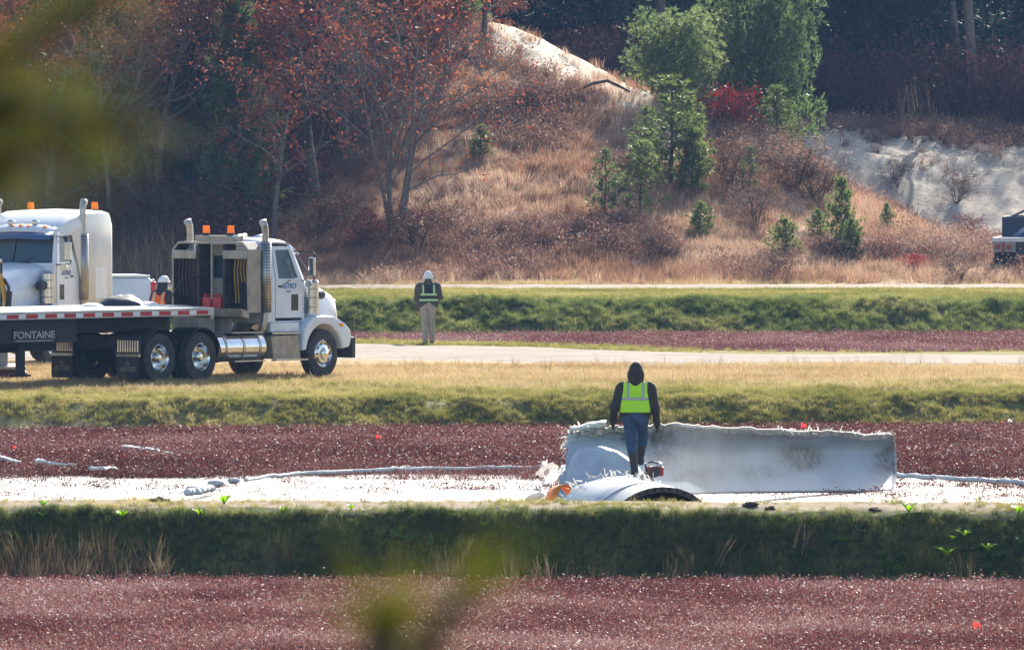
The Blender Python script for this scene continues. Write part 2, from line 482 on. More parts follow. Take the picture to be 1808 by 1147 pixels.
bp = nt.nodes.new('ShaderNodeBump'); bp.inputs['Strength'].default_value = .6; bp.inputs['Distance'].default_value = .08
nt.links.new(nz.outputs['Fac'], bp.inputs['Height']); nt.links.new(bp.outputs[0], b.inputs['Normal'])
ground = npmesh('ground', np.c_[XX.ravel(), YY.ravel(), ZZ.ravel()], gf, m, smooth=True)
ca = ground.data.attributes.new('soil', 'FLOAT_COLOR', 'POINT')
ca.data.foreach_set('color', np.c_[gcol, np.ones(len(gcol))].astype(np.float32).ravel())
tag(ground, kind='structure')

# ---------------------------------------------------------------- flooded strip of the bog
m, nt, b, out = nmat('flood_water')
b.inputs['Base Color'].default_value = (.10, .085, .07, 1); b.inputs['Roughness'].default_value = .36; b.inputs['IOR'].default_value = 1.33
b.inputs['Specular IOR Level'].default_value = 1.0
geo = nt.nodes.new('ShaderNodeNewGeometry')
mp = nt.nodes.new('ShaderNodeMapping'); mp.inputs['Scale'].default_value = (.7, 1.2, 1)
nt.links.new(geo.outputs['Position'], mp.inputs['Vector'])
nz = nt.nodes.new('ShaderNodeTexNoise'); nz.inputs['Scale'].default_value = 6.0; nz.inputs['Detail'].default_value = 5
nt.links.new(mp.outputs[0], nz.inputs['Vector'])
bp = nt.nodes.new('ShaderNodeBump'); bp.inputs['Strength'].default_value = 1.0; bp.inputs['Distance'].default_value = .16
nt.links.new(nz.outputs['Fac'], bp.inputs['Height']); nt.links.new(bp.outputs[0], b.inputs['Normal'])
wx = np.linspace(-16, 16, 160); wy = np.linspace(131.2, 166, 120)
WX, WY = np.meshgrid(wx, wy)
WZ = .012 * (fbm(WX * 1.1, WY * 1.3, 71, 3) - .5)
i2 = np.arange(WX.size).reshape(WX.shape)
wf = np.stack([i2[:-1, :-1], i2[:-1, 1:], i2[1:, 1:], i2[1:, :-1]], -1).reshape(-1, 4)
water = npmesh('water', np.c_[WX.ravel(), WY.ravel(), WZ.ravel()], wf, m, smooth=True)
tag(water, kind='structure')
def road_strip(name, y0, y1, xa, xb, base, edge_seed):
    """strip of packed sand lying on the ground, its edges ragged"""
    xs = np.linspace(xa, xb, 420); vs = []
    rows = 26
    inv0 = []
    for x in xs:
        yy = np.linspace(y0 - 12, y1 + 12, 300); ye = yy + warp(np.full(300, x), yy)
        e0 = y0 + 1.6 * (float(fbm(x * .5, 3.1, edge_seed, 4)) - .5); e1 = y1 + 1.6 * (float(fbm(x * .5, 9.7, edge_seed + 5, 4)) - .5)
        a = np.interp(e0, ye, yy); b_ = np.interp(e1, ye, yy)
        ys = np.linspace(a, b_, rows)
        inv0.append(ys)
    Ys = np.array(inv0).T; Xs = np.broadcast_to(xs, Ys.shape)
    Zs = TZ(Xs.ravel(), Ys.ravel()).reshape(Ys.shape) + .03
    # two worn wheel tracks
    t = np.linspace(0, 1, rows)[:, None]
    Zs = Zs - .02 * (np.exp(-((t - .35) / .07) ** 2) + np.exp(-((t - .65) / .07) ** 2))
    Zs[0] -= .06; Zs[-1] -= .06
    ii = np.arange(Ys.size).reshape(Ys.shape)
    f = np.stack([ii[:-1, :-1], ii[:-1, 1:], ii[1:, 1:], ii[1:, :-1]], -1).reshape(-1, 4)
    m, nt, b, out = nmat(name + '_sand')
    geo = nt.nodes.new('ShaderNodeNewGeometry')
    mp = nt.nodes.new('ShaderNodeMapping'); mp.inputs['Scale'].default_value = (.25, 1.0, 1)
    nt.links.new(geo.outputs['Position'], mp.inputs['Vector'])
    nz = nt.nodes.new('ShaderNodeTexNoise'); nz.inputs['Scale'].default_value = 1.6; nz.inputs['Detail'].default_value = 9; nz.inputs['Roughness'].default_value = .68
    nt.links.new(mp.outputs[0], nz.inputs['Vector'])
    cr = nt.nodes.new('ShaderNodeValToRGB')
    cr.color_ramp.elements[0].position = .32; cr.color_ramp.elements[0].color = (base[0] * .62, base[1] * .58, base[2] * .52, 1)
    cr.color_ramp.elements[1].position = .62; cr.color_ramp.elements[1].color = (*base, 1)
    nt.links.new(nz.outputs['Fac'], cr.inputs[0]); nt.links.new(cr.outputs[0], b.inputs['Base Color'])
    b.inputs['Roughness'].default_value = .95; b.inputs['Specular IOR Level'].default_value = .2
    bp = nt.nodes.new('ShaderNodeBump'); bp.inputs['Strength'].default_value = .7; bp.inputs['Distance'].default_value = .06
    nt.links.new(nz.outputs['Fac'], bp.inputs['Height']); nt.links.new(bp.outputs[0], b.inputs['Normal'])
    o = npmesh(name, np.c_[Xs.ravel(), Ys.ravel(), Zs.ravel()], f, m, smooth=True)
    return tag(o, kind='structure')
road_strip('dirt_road', 209.0, 221.6, -24, 24, (.34, .29, .235), 301)
road_strip('sand_track', 268.3, 272.6, -30, 30, (.38, .31, .235), 321)
# ================================================================ ground cover (stuff)
RNG = np.random.RandomState(11)
def blades(n, h, spread, width, lean=0.35, wind=(0, 0), seg=2, seed=0, hvar=.4):
    """tuft of n tapering bent blades -> verts, quads, rnd"""
    r = np.random.RandomState(seed)
    V = []; F = []; R = []
    for i in range(n):
        a = r.rand() * 6.283; rr = spread * math.sqrt(r.rand())
        base = np.array([rr * math.cos(a), rr * math.sin(a), -.02])
        hh = h * (1 - hvar * r.rand())
        la = r.rand() * 6.283; l = lean * r.rand() * hh
        tip = np.array([l * math.cos(la) + wind[0] * hh, l * math.sin(la) + wind[1] * hh, hh])
        wa = r.rand() * 3.1416; w = np.array([math.cos(wa), math.sin(wa), 0]) * width * (.6 + .8 * r.rand())
        o = len(V)
        for k in range(seg + 1):
            t = k / seg
            p = base + tip * np.array([t ** 1.7, t ** 1.7, t])
            ww = w * (1 - .85 * t)
            V += [p - ww / 2, p + ww / 2]
        q = r.rand()
        for k in range(seg):
            F.append((o + 2 * k, o + 2 * k + 1, o + 2 * k + 3, o + 2 * k + 2)); R.append(q)
    return np.array(V), np.array(F), np.array(R)
def leafcloud(centers, size, n_each, spread, seed=0, flat=0.0, aspect=.6, droop=0.0):
    """loose quads round each centre"""
    r = np.random.RandomState(seed)
    c = np.repeat(np.asarray(centers, float), n_each, 0)
    c = c + r.normal(0, 1, c.shape) * spread
    n = len(c)
    nrm = r.normal(0, 1, (n, 3)); nrm[:, 2] += flat; nrm /= np.linalg.norm(nrm, axis=1)[:, None]
    t = np.cross(nrm, r.normal(0, 1, (n, 3))); t /= np.linalg.norm(t, axis=1)[:, None]
    bt = np.cross(nrm, t)
    s = size * (.6 + .8 * r.rand(n))[:, None]
    V = np.stack([c - t * s, c - bt * s * aspect, c + t * s, c + bt * s * aspect], 1).reshape(-1, 3)
    F = np.arange(4 * n).reshape(n, 4)
    return V, F, r.rand(n)
def merge(*parts):
    V = []; F = []; R = []; o = 0
    for v, f, r in parts:
        V.append(v); F.append(f + o); R.append(r); o += len(v)
    return np.concatenate(V), np.concatenate(F), np.concatenate(R)
def stalks(n, h, spread, width, seed=0, lean=.5, tilt=(0, 0)):
    v, f, r = blades(n, h, spread, width, lean, tilt, 3, seed)
    return v, f, r
PROTO = {}
def protos(key, items, material):
    col = bpy.data.collections.new('kit_' + key)
    for i, (v, f, r) in enumerate(items):
        o = npmesh('%s_tuft' % key, v, f, material, rnd=r, link=False)
        col.objects.link(o)
    PROTO[key] = col
    return col
def scatter(name, pts, scl, rot, col, label, cat, nvar):
    """one ground-cover object: small tufts set on points of the ground"""
    pts = np.asarray(pts, np.float32); n = len(pts)
    me = bpy.data.meshes.new(name)
    me.vertices.add(n); me.vertices.foreach_set('co', pts.ravel())
    a = me.attributes.new('scl', 'FLOAT_VECTOR', 'POINT'); a.data.foreach_set('vector', np.asarray(scl, np.float32).ravel())
    a = me.attributes.new('rot', 'FLOAT_VECTOR', 'POINT'); a.data.foreach_set('vector', np.asarray(rot, np.float32).ravel())
    a = me.attributes.new('pick', 'INT', 'POINT'); a.data.foreach_set('value', RNG.randint(0, nvar, n).astype(np.int32))
    me.update()
    o = bpy.data.objects.new(name, me); SC.collection.objects.link(o)
    ng = bpy.data.node_groups.new(name + '_nodes', 'GeometryNodeTree')
    ng.interface.new_socket('Geometry', in_out='INPUT', socket_type='NodeSocketGeometry')
    ng.interface.new_socket('Geometry', in_out='OUTPUT', socket_type='NodeSocketGeometry')
    N = ng.nodes.new; L = ng.links.new
    gi = N('NodeGroupInput'); go = N('NodeGroupOutput')
    ci = N('GeometryNodeCollectionInfo'); ci.inputs['Collection'].default_value = col
    ci.inputs['Separate Children'].default_value = True; ci.inputs['Reset Children'].default_value = True
    ip = N('GeometryNodeInstanceOnPoints'); ip.inputs['Pick Instance'].default_value = True
    def attr(nm, ty):
        x = N('GeometryNodeInputNamedAttribute'); x.data_type = ty; x.inputs['Name'].default_value = nm; return x.outputs['Attribute']
    L(gi.outputs[0], ip.inputs['Points']); L(ci.outputs[0], ip.inputs['Instance'])
    L(attr('pick', 'INT'), ip.inputs['Instance Index'])
    er = N('FunctionNodeEulerToRotation'); L(attr('rot', 'FLOAT_VECTOR'), er.inputs[0]); L(er.outputs[0], ip.inputs['Rotation'])
    L(attr('scl', 'FLOAT_VECTOR'), ip.inputs['Scale']); L(ip.outputs[0], go.inputs[0])
    md = o.modifiers.new('scatter', 'NODES'); md.node_group = ng
    return tag(o, label, cat, None, 'stuff')
def frame_pts(n, d0, d1, margin=1.12):
    """random ground points between two depths, over the width the lens sees plus a margin"""
    hw = 904 / FPX * (d0 + d1) / 2
    n = int(n * (hw + 4.0) / (hw * 1.12))                 # same density, a few metres beyond the frame on both sides
    Y = d0 + (d1 - d0) * RNG.rand(n)
    X = (RNG.rand(n) * 2 - 1) * (904 / FPX * Y + 4.0)
    return X, Y
def rots(n, tilt=.25):
    return np.c_[RNG.normal(0, tilt, n), RNG.normal(0, tilt, n), RNG.rand(n) * 6.283]
def keep(X, Y, w):
    k = RNG.rand(len(X)) < w
    return X[k], Y[k]
KEEPOUT = []      # (x, y, radius) of things standing on the ground
def clear_of(X, Y):
    w = np.ones(len(X))
    for (x, y, r) in KEEPOUT:
        w *= ((X - x) ** 2 + (Y - y) ** 2) > r * r
    return w
def sow(name, X, Y, base, svar, tilt, col, label, cat, nvar, zoff=0, zs=None):
    n = len(X); s = base * (1 - svar + 2 * svar * RNG.rand(n))
    sc = np.c_[s, s, s * (.8 + .4 * RNG.rand(n) if zs is None else zs)]
    return scatter(name, np.c_[X, Y, TZ(X, Y) + zoff], sc, rots(n, tilt), col, label, cat, nvar)

# cranberry vines: short uprights with small glossy leaves
def vine(seed):
    r = np.random.RandomState(seed)
    c = np.c_[r.normal(0, .09, 34), r.normal(0, .09, 34), .02 + .13 * r.rand(34)]
    a = leafcloud(c, .017, 1, .012, seed, flat=.25, aspect=.42)
    b = blades(9, .19, .11, .007, .45, seed=seed + 5)
    return merge(a, b)
M_VINE = leafmat('cranberry_leaves', [(.10, .034, .033), (.19, .075, .068), (.265, .125, .112), (.38, .25, .23)], .3, .55, .14, .22, .42, 1.2)
protos('vine', [vine(i) for i in range(5)], M_VINE)
M_VINE2 = leafmat('cranberry_leaves_deep', [(.068, .022, .02), (.13, .046, .04), (.19, .08, .068), (.30, .18, .16)], .3, .55, .14, .22, .4, 1.2)
protos('vine_deep', [vine(i + 40) for i in range(5)], M_VINE2)
X, Y = frame_pts(62000, 104, 127.6)
X, Y = keep(X, Y, Y + warp(X, Y) < 126.2)
sow('cranberry_vines', X, Y, 1.0, .35, .25, PROTO['vine'], 'maroon cranberry vines covering the bog in the foreground', 'cranberry vines', 5)
X, Y = frame_pts(70000, 141, 181.6)
Ye = Y + warp(X, Y); sh = fbm(X * .35, Y * .25, 77, 4)
X, Y = keep(X, Y, np.where(Ye < 181.0, sstep(158.0, 161.0, Ye + (sh - .5) * 5.5) + .04 * sstep(.42, .62, fbm(X * 1.1, Y * .6, 79, 3)) + .35 * sstep(.60, .70, fbm(X * .18, Y * .9, 82, 4)) * sstep(148, 153, Y) + .4 * sstep(.62, .68, fbm(X * .22, Y * .5, 83, 3)) * sstep(146, 151, Y) * sstep(0, 1, X), 0))
sow('cranberry_vines', X, Y, 1.15, .35, .25, PROTO['vine_deep'], 'dark red cranberry vines behind the flooded strip and the white wreck', 'cranberry vines', 5)
X, Y = frame_pts(52000, 229, 256)
Ye = Y + warp(X, Y)
X, Y = keep(X, Y, (Ye > 229.6) & (Ye < 255.0))
sow('cranberry_vines', X, Y, 1.1, .35, .25, PROTO['vine'], 'dusky pink cranberry vines between the dirt road and the far dike', 'cranberry vines', 5)

# grasses
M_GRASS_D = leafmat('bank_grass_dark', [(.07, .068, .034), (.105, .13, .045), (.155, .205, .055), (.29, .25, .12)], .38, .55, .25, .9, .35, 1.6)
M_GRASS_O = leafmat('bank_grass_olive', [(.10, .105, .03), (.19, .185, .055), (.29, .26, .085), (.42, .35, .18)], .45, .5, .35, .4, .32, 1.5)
M_GRASS_G = leafmat('bank_grass_green', [(.06, .09, .025), (.11, .145, .04), (.19, .21, .065), (.32, .29, .12)], .45, .5, .35, .3, .35, 1.5)
M_LEAFY = leafmat('bank_leaves', [(.03, .07, .015), (.055, .12, .02), (.09, .18, .03), (.16, .26, .04)], .35, .45, .35, .6, .3, 1.6)
M_STRAW = leafmat('dry_straw', [(.25, .175, .095), (.40, .295, .165), (.50, .395, .24), (.36, .31, .15)], .4, .6, .25, .25, .3, 1.4)
M_REED = leafmat('dry_reed', [(.09, .058, .032), (.15, .10, .055), (.25, .18, .11), (.45, .37, .27)], .4, .5, .4, .3, .2, 1.3)
M_RUST = leafmat('rust_grass', [(.23, .13, .085), (.36, .215, .145), (.45, .31, .215), (.55, .44, .34)], .4, .6, .25, .18, .35, 1.35)
M_HEATH = leafmat('heath_twigs', [(.12, .072, .06), (.21, .12, .092), (.30, .18, .135), (.44, .33, .26)], .3, .7, .12, .2, .35, 1.3)
protos('grass_dark', [blades(30, .26, .16, .014, .7, seed=i) for i in range(4)], M_GRASS_D)
protos('grass_olive', [blades(30, .24, .17, .015, .8, (-.45, -.25), seed=i + 10) for i in range(4)], M_GRASS_O)
protos('grass_green', [blades(32, .34, .2, .02, .8, (-.45, -.25), seed=i + 20) for i in range(4)], M_GRASS_G)
protos('straw', [blades(26, .16, .2, .012, .9, seed=i + 30) for i in range(4)], M_STRAW)
protos('reed', [stalks(16, .62, .14, .008, i + 40, .55, (-.12, 0)) for i in range(4)], M_REED)
protos('rust', [blades(34, .5, .26, .018, .5, seed=i + 50) for i in range(4)], M_RUST)
def heath(seed):
    r = np.random.RandomState(seed)
    st = blades(22, .55, .1, .02, 1.3, seed=seed)
    c = np.c_[r.normal(0, .26, 60), r.normal(0, .26, 60), .12 + .42 * r.rand(60)]
    return merge(st, leafcloud(c, .035, 1, .03, seed))
protos('heath', [heath(i + 60) for i in range(4)], M_HEATH)
def weed(seed, n=9, h=.2):
    """rosette of broad arching leaves"""
    r = np.random.RandomState(seed); V = []; F = []; R = []
    for i in range(n):
        a = 6.283 * i / n + r.rand(); L = h * (.7 + .6 * r.rand()); o = len(V)
        d = np.array([math.cos(a), math.sin(a), 0]); w = np.array([-math.sin(a), math.cos(a), 0]) * L * .10
        for t, ww in ((0, .4), (.35, 1), (.7, .9), (1, .05)):
            p = d * L * t * .9 + np.array([0, 0, L * (1.5 * t - .95 * t * t)]); V += [p - w * ww, p + w * ww]
        q = r.rand()
        for k in range(3): F.append((o + 2 * k, o + 2 * k + 1, o + 2 * k + 3, o + 2 * k + 2)); R.append(q)
    return np.array(V), np.array(F), np.array(R)

# near dike
protos('leafy', [weed(400 + i, 14, .17) for i in range(4)], M_LEAFY)
X, Y = frame_pts(2600, 125.6, 128.4)
Ye = Y + warp(X, Y)
X, Y = keep(X, Y, (Ye > 126.3) * (Ye < 127.4) * sstep(.5, .62, fbm(X * .7, Y * .7, 88, 3)) * .6)
sow('broad_leaves', X, Y, .5, .5, .4, PROTO['leafy'], 'broad green leaves among the grass of the near bank', 'leaves', 4)
X, Y = frame_pts(60000, 125.0, 131.6)
Ye = Y + warp(X, Y); nn = fbm(X * .6, Y * .25, 41, 4)
X1, Y1 = keep(X, Y, (Ye > 126.2) * (Ye < 127.75) * (1 - .85 * sstep(1470, 1530, X / Y * FPX + 904) * (1 - sstep(1590, 1660, X / Y * FPX + 904)) * sstep(.3, .45, nn)) * (.35 + .65 * sstep(.35, .55, fbm(X * 1.1, Y * 1.1, 89, 3))))
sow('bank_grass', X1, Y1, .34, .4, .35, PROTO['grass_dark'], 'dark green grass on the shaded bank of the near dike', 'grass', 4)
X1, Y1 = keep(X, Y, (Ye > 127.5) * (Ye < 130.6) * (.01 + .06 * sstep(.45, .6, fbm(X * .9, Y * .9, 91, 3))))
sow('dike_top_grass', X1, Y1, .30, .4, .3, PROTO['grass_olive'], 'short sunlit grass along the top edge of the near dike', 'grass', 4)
X, Y = frame_pts(3200, 125.6, 127.4)
Ye = Y + warp(X, Y); pxr = X / Y * FPX + 904
X, Y = keep(X, Y, (Ye > 126.15) * (1 - sstep(126.7, 127.1, Ye)) * (.15 + .85 * (1 - sstep(250, 1250, pxr))) * np.maximum(sstep(.4, .58, fbm(X * .5, Y, 93, 3)), 1 - sstep(150, 330, pxr)))
sow('dry_reeds', X, Y, .72, .4, .2, PROTO['reed'], 'dry brown grass stalks at the foot of the near dike', 'dry grass', 4)
# second dike
X, Y = frame_pts(60000, 180.0, 190)
Ye = Y + warp(X, Y); cl = fbm(X * .8, Y * .8, 3, 3)
X, Y = keep(X, Y, (Ye > 180.5) * (1 - .75 * sstep(183.5, 187, Ye)) * (.35 + .65 * sstep(.3, .5, fbm(X * 1.4, Y * 1.4, 3, 3))))
sow('bank_grass', X, Y, .36, .45, .3, PROTO['grass_olive'], 'olive windswept grass on the bank behind the wreck', 'grass', 4)
X, Y = frame_pts(62000, 183.5, 213)
Ye = Y + warp(X, Y)
X, Y = keep(X, Y, sstep(183.5, 187, Ye) * (1 - sstep(201.0, 206.5, Ye + (fbm(X * .6, Y * .3, 96, 3) - .5) * 3)) * (.25 + .75 * sstep(.35, .6, fbm(X * .3, Y * .25, 97, 4))))
sow('dry_grass', X, Y, .62, .4, .3, PROTO['straw'], 'golden dry grass on the shoulder where the trucks stand', 'dry grass', 4)
X, Y = frame_pts(900, 184, 208)
sow('straw_stalks', *keep(X, Y, sstep(.45, .65, fbm(X * .4, Y * .4, 98, 3))), .42, .4, .2, PROTO['reed'], 'thin dry stalks standing in the golden shoulder grass', 'dry grass', 4)
# verge behind the road
X, Y = frame_pts(14000, 218, 230)
Ye = Y + warp(X, Y); pxr = X / Y * FPX + 904
X, Y = keep(X, Y, sstep(221.6, 222.6, Ye) * (1 - sstep(226.5, 228.5, Ye)) * (1 - .8 * sstep(1050, 1300, pxr)))
sow('verge_grass', X, Y, .36, .4, .3, PROTO['grass_olive'], 'yellow green verge between the dirt road and the bog', 'grass', 4)
# third dike
X, Y = frame_pts(70000, 254, 270)
Ye = Y + warp(X, Y)
X1, Y1 = keep(X, Y, (Ye > 254.4) * (1 - .5 * sstep(257.4, 258.4, Ye)) * (Ye < 258.8) * (.35 + .65 * sstep(.28, .46, fbm(X * 1.4, Y * 1.4, 3, 3))))
sow('bank_grass', X1, Y1, .42, .45, .3, PROTO['grass_green'], 'long green grass hanging down the far dike', 'grass', 4)
X1, Y1 = keep(X, Y, (Ye > 257.4) & (Ye < 268.2))
sow('dike_top_grass', X1, Y1, .32, .35, .3, PROTO['grass_olive'], 'mown yellow green grass on top of the far dike', 'grass', 4)
# hillside
X, Y = frame_pts(90000, 273, 308, 1.2)
pxr = X / Y * FPX + 904; nn = fbm(X * .6, Y * .25, 41, 4)
crest = sstep(299.5, 302.5, Y + (pxr - 1000) * .012) * sstep(845, 875, pxr) * (1 - sstep(1140, 1200, pxr))
wood = sstep(3, -3, X + 9.5 - (Y - 285) * .12)
pit = sstep(1400, 1440, pxr) * sstep(303, 308, Y)
foot = sstep(273.5, 279, Y)
h = foot * (1 - .93 * crest) * (1 - wood) * (1 - pit) * (1 - .75 * sstep(1560, 1640, pxr) * sstep(281, 285, Y)) * (.3 + .7 * sstep(277, 283, Y))
X1, Y1 = keep(X, Y, h * (.25 + .75 * sstep(.36, .58, fbm(X * .28, Y * .2, 101, 4))) * .5)
sow('rust_grass', X1, Y1, .72, .45, .25, PROTO['rust'], 'rust coloured dry grass over the sandy mound', 'dry grass', 4)
X1, Y1 = keep(X, Y, h * sstep(.46, .68, fbm(X * .3, Y * .25, 104, 4)) * .55)
sow('low_heath', X1, Y1, .8, .45, .3, PROTO['heath'], 'low brown heath and twigs on the mound slope', 'heath', 4)
X, Y = frame_pts(16000, 273, 283, 1.2)
X, Y = keep(X, Y, sstep(273, 276, Y) * (1 - sstep(279, 284, Y)) * sstep(.35, .6, fbm(X * .3, Y * .4, 107, 3)))
sow('foot_grass', X, Y, .75, .4, .25, PROTO['straw'], 'pale straw along the foot of the mound', 'dry grass', 4)
# thicket under the left-hand wood and dry reeds behind the trucks
M_THICK = leafmat('thicket', [(.05, .028, .028), (.085, .04, .036), (.13, .06, .05), (.16, .08, .065)], .25, .7, .1, .15, .3, 1.3)
def thicket(seed):
    r = np.random.RandomState(seed)
    st = blades(46, 1.7, .35, .022, .9, seed=seed, seg=3)
    c = np.c_[r.normal(0, .5, 150), r.normal(0, .5, 150), .3 + 1.3 * r.rand(150)]
    return merge(st, leafcloud(c, .045, 1, .05, seed))
protos('thicket', [thicket(i + 80) for i in range(4)], M_THICK)
X, Y = frame_pts(5200, 277, 330, 1.3)
X, Y = keep(X, Y, sstep(2, -3, X + 8.5 - (Y - 285) * .12) * sstep(277, 281, Y))
sow('thicket', X, Y, 1.05, .45, .15, PROTO['thicket'], 'purple brown leafless thicket under the trees on the left', 'thicket', 4)
X, Y = frame_pts(2600, 255, 282, 1.2)
pxr = X / Y * FPX + 904
X, Y = keep(X, Y, (1 - sstep(320, 420, pxr)) * sstep(274, 276, Y))
sow('tall_dry_grass', X, Y, 2.6, .35, .12, PROTO['reed'], 'tall pale dry grass behind the trucks', 'dry grass', 4)
X, Y = frame_pts(1500, 341, 352, 1.2)
pxr = X / Y * FPX + 904
X, Y = keep(X, Y, sstep(1390, 1420, pxr) * (.12 + .88 * sstep(.52, .62, fbm(X * .35, Y * .1, 111, 3))) * (.2 + .8 * (1 - sstep(1680, 1760, pxr))))
sow('tall_dry_grass', X, Y, 2.3, .45, .12, PROTO['reed'], 'tall straw coloured grass on the rim of the sand pit', 'dry grass', 4)
X, Y = frame_pts(9000, 340, 356, 1.2)
pxr = X / Y * FPX + 904
X, Y = keep(X, Y, sstep(1380, 1420, pxr) * sstep(340.5, 343, Y + 3 * (fbm(X * .4, Y * .4, 113, 3) - .5)))
sow('rim_heath', X, Y, .8, .45, .25, PROTO['heath'], 'brown heath along the rim of the sand pit', 'heath', 4)
X, Y = frame_pts(4000, 324, 342, 1.2)
pxr = X / Y * FPX + 904
X, Y = keep(X, Y, sstep(1450, 1500, pxr) * sstep(.55, .68, fbm(X * .5 + Y * .2, Y * .3, 117, 3)) * .35)
sow('pit_heath', X, Y, .7, .5, .25, PROTO['heath'], 'scattered twiggy plants on the bare pit face', 'heath', 4)
# ================================================================ trees
def seg_mesh(segs, n=5):
    """segments (p0, p1, r0, r1) -> tapered tubes"""
    a = np.array([s[0] for s in segs], float); b = np.array([s[1] for s in segs], float)
    r0 = np.array([s[2] for s in segs]); r1 = np.array([s[3] for s in segs])
    t = b - a; t /= np.linalg.norm(t, axis=1)[:, None] + 1e-9
    up = np.where(np.abs(t[:, 2:3]) > .9, np.array([[1.0, 0, 0]]), np.array([[0, 0, 1.0]]))
    u = np.cross(t, up); u /= np.linalg.norm(u, axis=1)[:, None]; w = np.cross(t, u)
    ang = np.arange(n) * 2 * np.pi / n
    ring = u[:, None] * np.cos(ang)[None, :, None] + w[:, None] * np.sin(ang)[None, :, None]
    A = a[:, None] + ring * r0[:, None, None]; B = b[:, None] + ring * r1[:, None, None]
    V = np.concatenate([A, B], 1).reshape(-1, 3)
    k = np.arange(len(segs))[:, None] * 2 * n; i = np.arange(n)[None]; j = (i + 1) % n
    F = np.stack([k + i, k + j, k + n + j, k + n + i], -1).reshape(-1, 4)
    return V, F, np.random.RandomState(1).rand(len(F))
def branch(r, segs, tips, p, d, L, rad, lev, P_):
    """grow one limb as a bent chain and its side limbs"""
    steps = P_['steps'][lev]; p = np.array(p, float); d = np.array(d, float)
    ch = P_['child'][lev] if lev < len(P_['child']) else 0
    pts = [p.copy()]
    for k in range(steps):
        d = d + r.normal(0, P_['wig'][lev], 3); d[2] += P_['lift'][lev]; d /= np.linalg.norm(d)
        q = p + d * L / steps
        ra = rad * (1 - k / steps * .75); rb = rad * (1 - (k + 1) / steps * .75)
        segs.append((p, q, ra, rb)); p = q; pts.append(p.copy())
        if lev >= P_['leaflev'] and k >= steps // 2: tips.append(p.copy())
    if ch:
        for c in range(ch):
            t = P_['start'][lev] + (1 - P_['start'][lev]) * (c + r.rand()) / ch
            i = min(int(t * steps), steps - 1); f = t * steps - i
            q = pts[i] * (1 - f) + pts[i + 1] * f
            a = r.rand() * 6.283
            axis = pts[i + 1] - pts[i]; axis /= np.linalg.norm(axis)
            o = np.cross(axis, r.normal(0, 1, 3)); o /= np.linalg.norm(o)
            nd = axis * math.cos(P_['ang'][lev]) + o * math.sin(P_['ang'][lev])
            branch(r, segs, tips, q, nd, L * P_['len'][lev] * (.65 + .6 * r.rand()) * (1 - .45 * t * P_.get('cone', 0)), max(rad * (1 - .75 * t) * .62, .006), lev + 1, P_)
OAK = dict(steps=[7, 5, 4, 3], child=[9, 6, 4], wig=[.07, .14, .2, .25], lift=[.02, .05, .03, .0], start=[.22, .25, .2], ang=[.95, .8, .8], len=[.55, .5, .5], leaflev=2)
BARK = mat('bark_grey', (.16, .13, .11), .9, var=.3, scale=8, bump=.4)
BARK_B = mat('bark_brown', (.09, .065, .05), .9, var=.3, scale=8, bump=.4)
M_OAK = leafmat('oak_russet', [(.09, .027, .018), (.17, .05, .03), (.25, .085, .05), (.38, .17, .10)], .4, .6, .12, .25, .2, 1.5)
M_OAKR = leafmat('oak_red', [(.11, .02, .02), (.18, .034, .03), (.24, .055, .043), (.34, .10, .075)], .4, .6, .12, .3, .2, 1.5)
M_OAKB = leafmat('oak_brown', [(.06, .025, .018), (.10, .042, .026), (.15, .07, .04), (.20, .10, .06)], .35, .6, .12, .25, .2, 1.4)
M_PINE = leafmat('pine_needles', [(.05, .075, .034), (.085, .12, .048), (.125, .165, .066), (.19, .22, .09)], .5, .45, .4, .5, .2, 2.0)
M_PINEB = leafmat('pine_needles_young', [(.045, .068, .022), (.078, .108, .035), (.12, .152, .05), (.18, .21, .075)], .5, .45, .4, .5, .2, 2.0)
M_SPRUCE = leafmat('evergreen_dark', [(.010, .022, .014), (.016, .034, .02), (.026, .05, .026), (.04, .07, .034)], .25, .5, .35, .4, .2, 1.3)
def oak(seed, H, leaves, lsize, multi=1, low=.22):
    r = np.random.RandomState(seed); segs = []; tips = []
    P_ = dict(OAK); P_['start'] = [low, .25, .2]
    for k in range(multi):
        a = 6.283 * k / multi + r.rand(); sp = .28 if multi > 1 else .04
        branch(r, segs, tips, (0, 0, -.2), (math.cos(a) * sp, math.sin(a) * sp, 1), H * (.8 + .3 * r.rand() if multi > 1 else .95), .018 * H / math.sqrt(multi) + .02, 0, P_)
    tips = np.array(tips)
    n = max(1, int(leaves / len(tips)))
    lf = leafcloud(tips, lsize, n, .075 * H / 5, seed, flat=.2, aspect=.5) if leaves else None
    return seg_mesh(segs), lf
def needles(r, c, d, n, L, w):
    """tufts of needles: c (k,3) centres, d (k,3) directions"""
    k = len(c); c = np.repeat(c, n, 0); d = np.repeat(d, n, 0)
    e = d + r.normal(0, .62, d.shape); e /= np.linalg.norm(e, axis=1)[:, None]
    s = np.cross(e, r.normal(0, 1, e.shape)); s /= np.linalg.norm(s, axis=1)[:, None]
    LL = (L * (.7 + .6 * r.rand(len(c))))[:, None]
    V = np.stack([c - s * w / 2, c + s * w / 2, c + e * LL + s * w * .15, c + e * LL - s * w * .15], 1).reshape(-1, 3)
    return V, np.arange(4 * len(c)).reshape(-1, 4), np.repeat(r.rand(k), n) * .7 + .3 * r.rand(len(c))
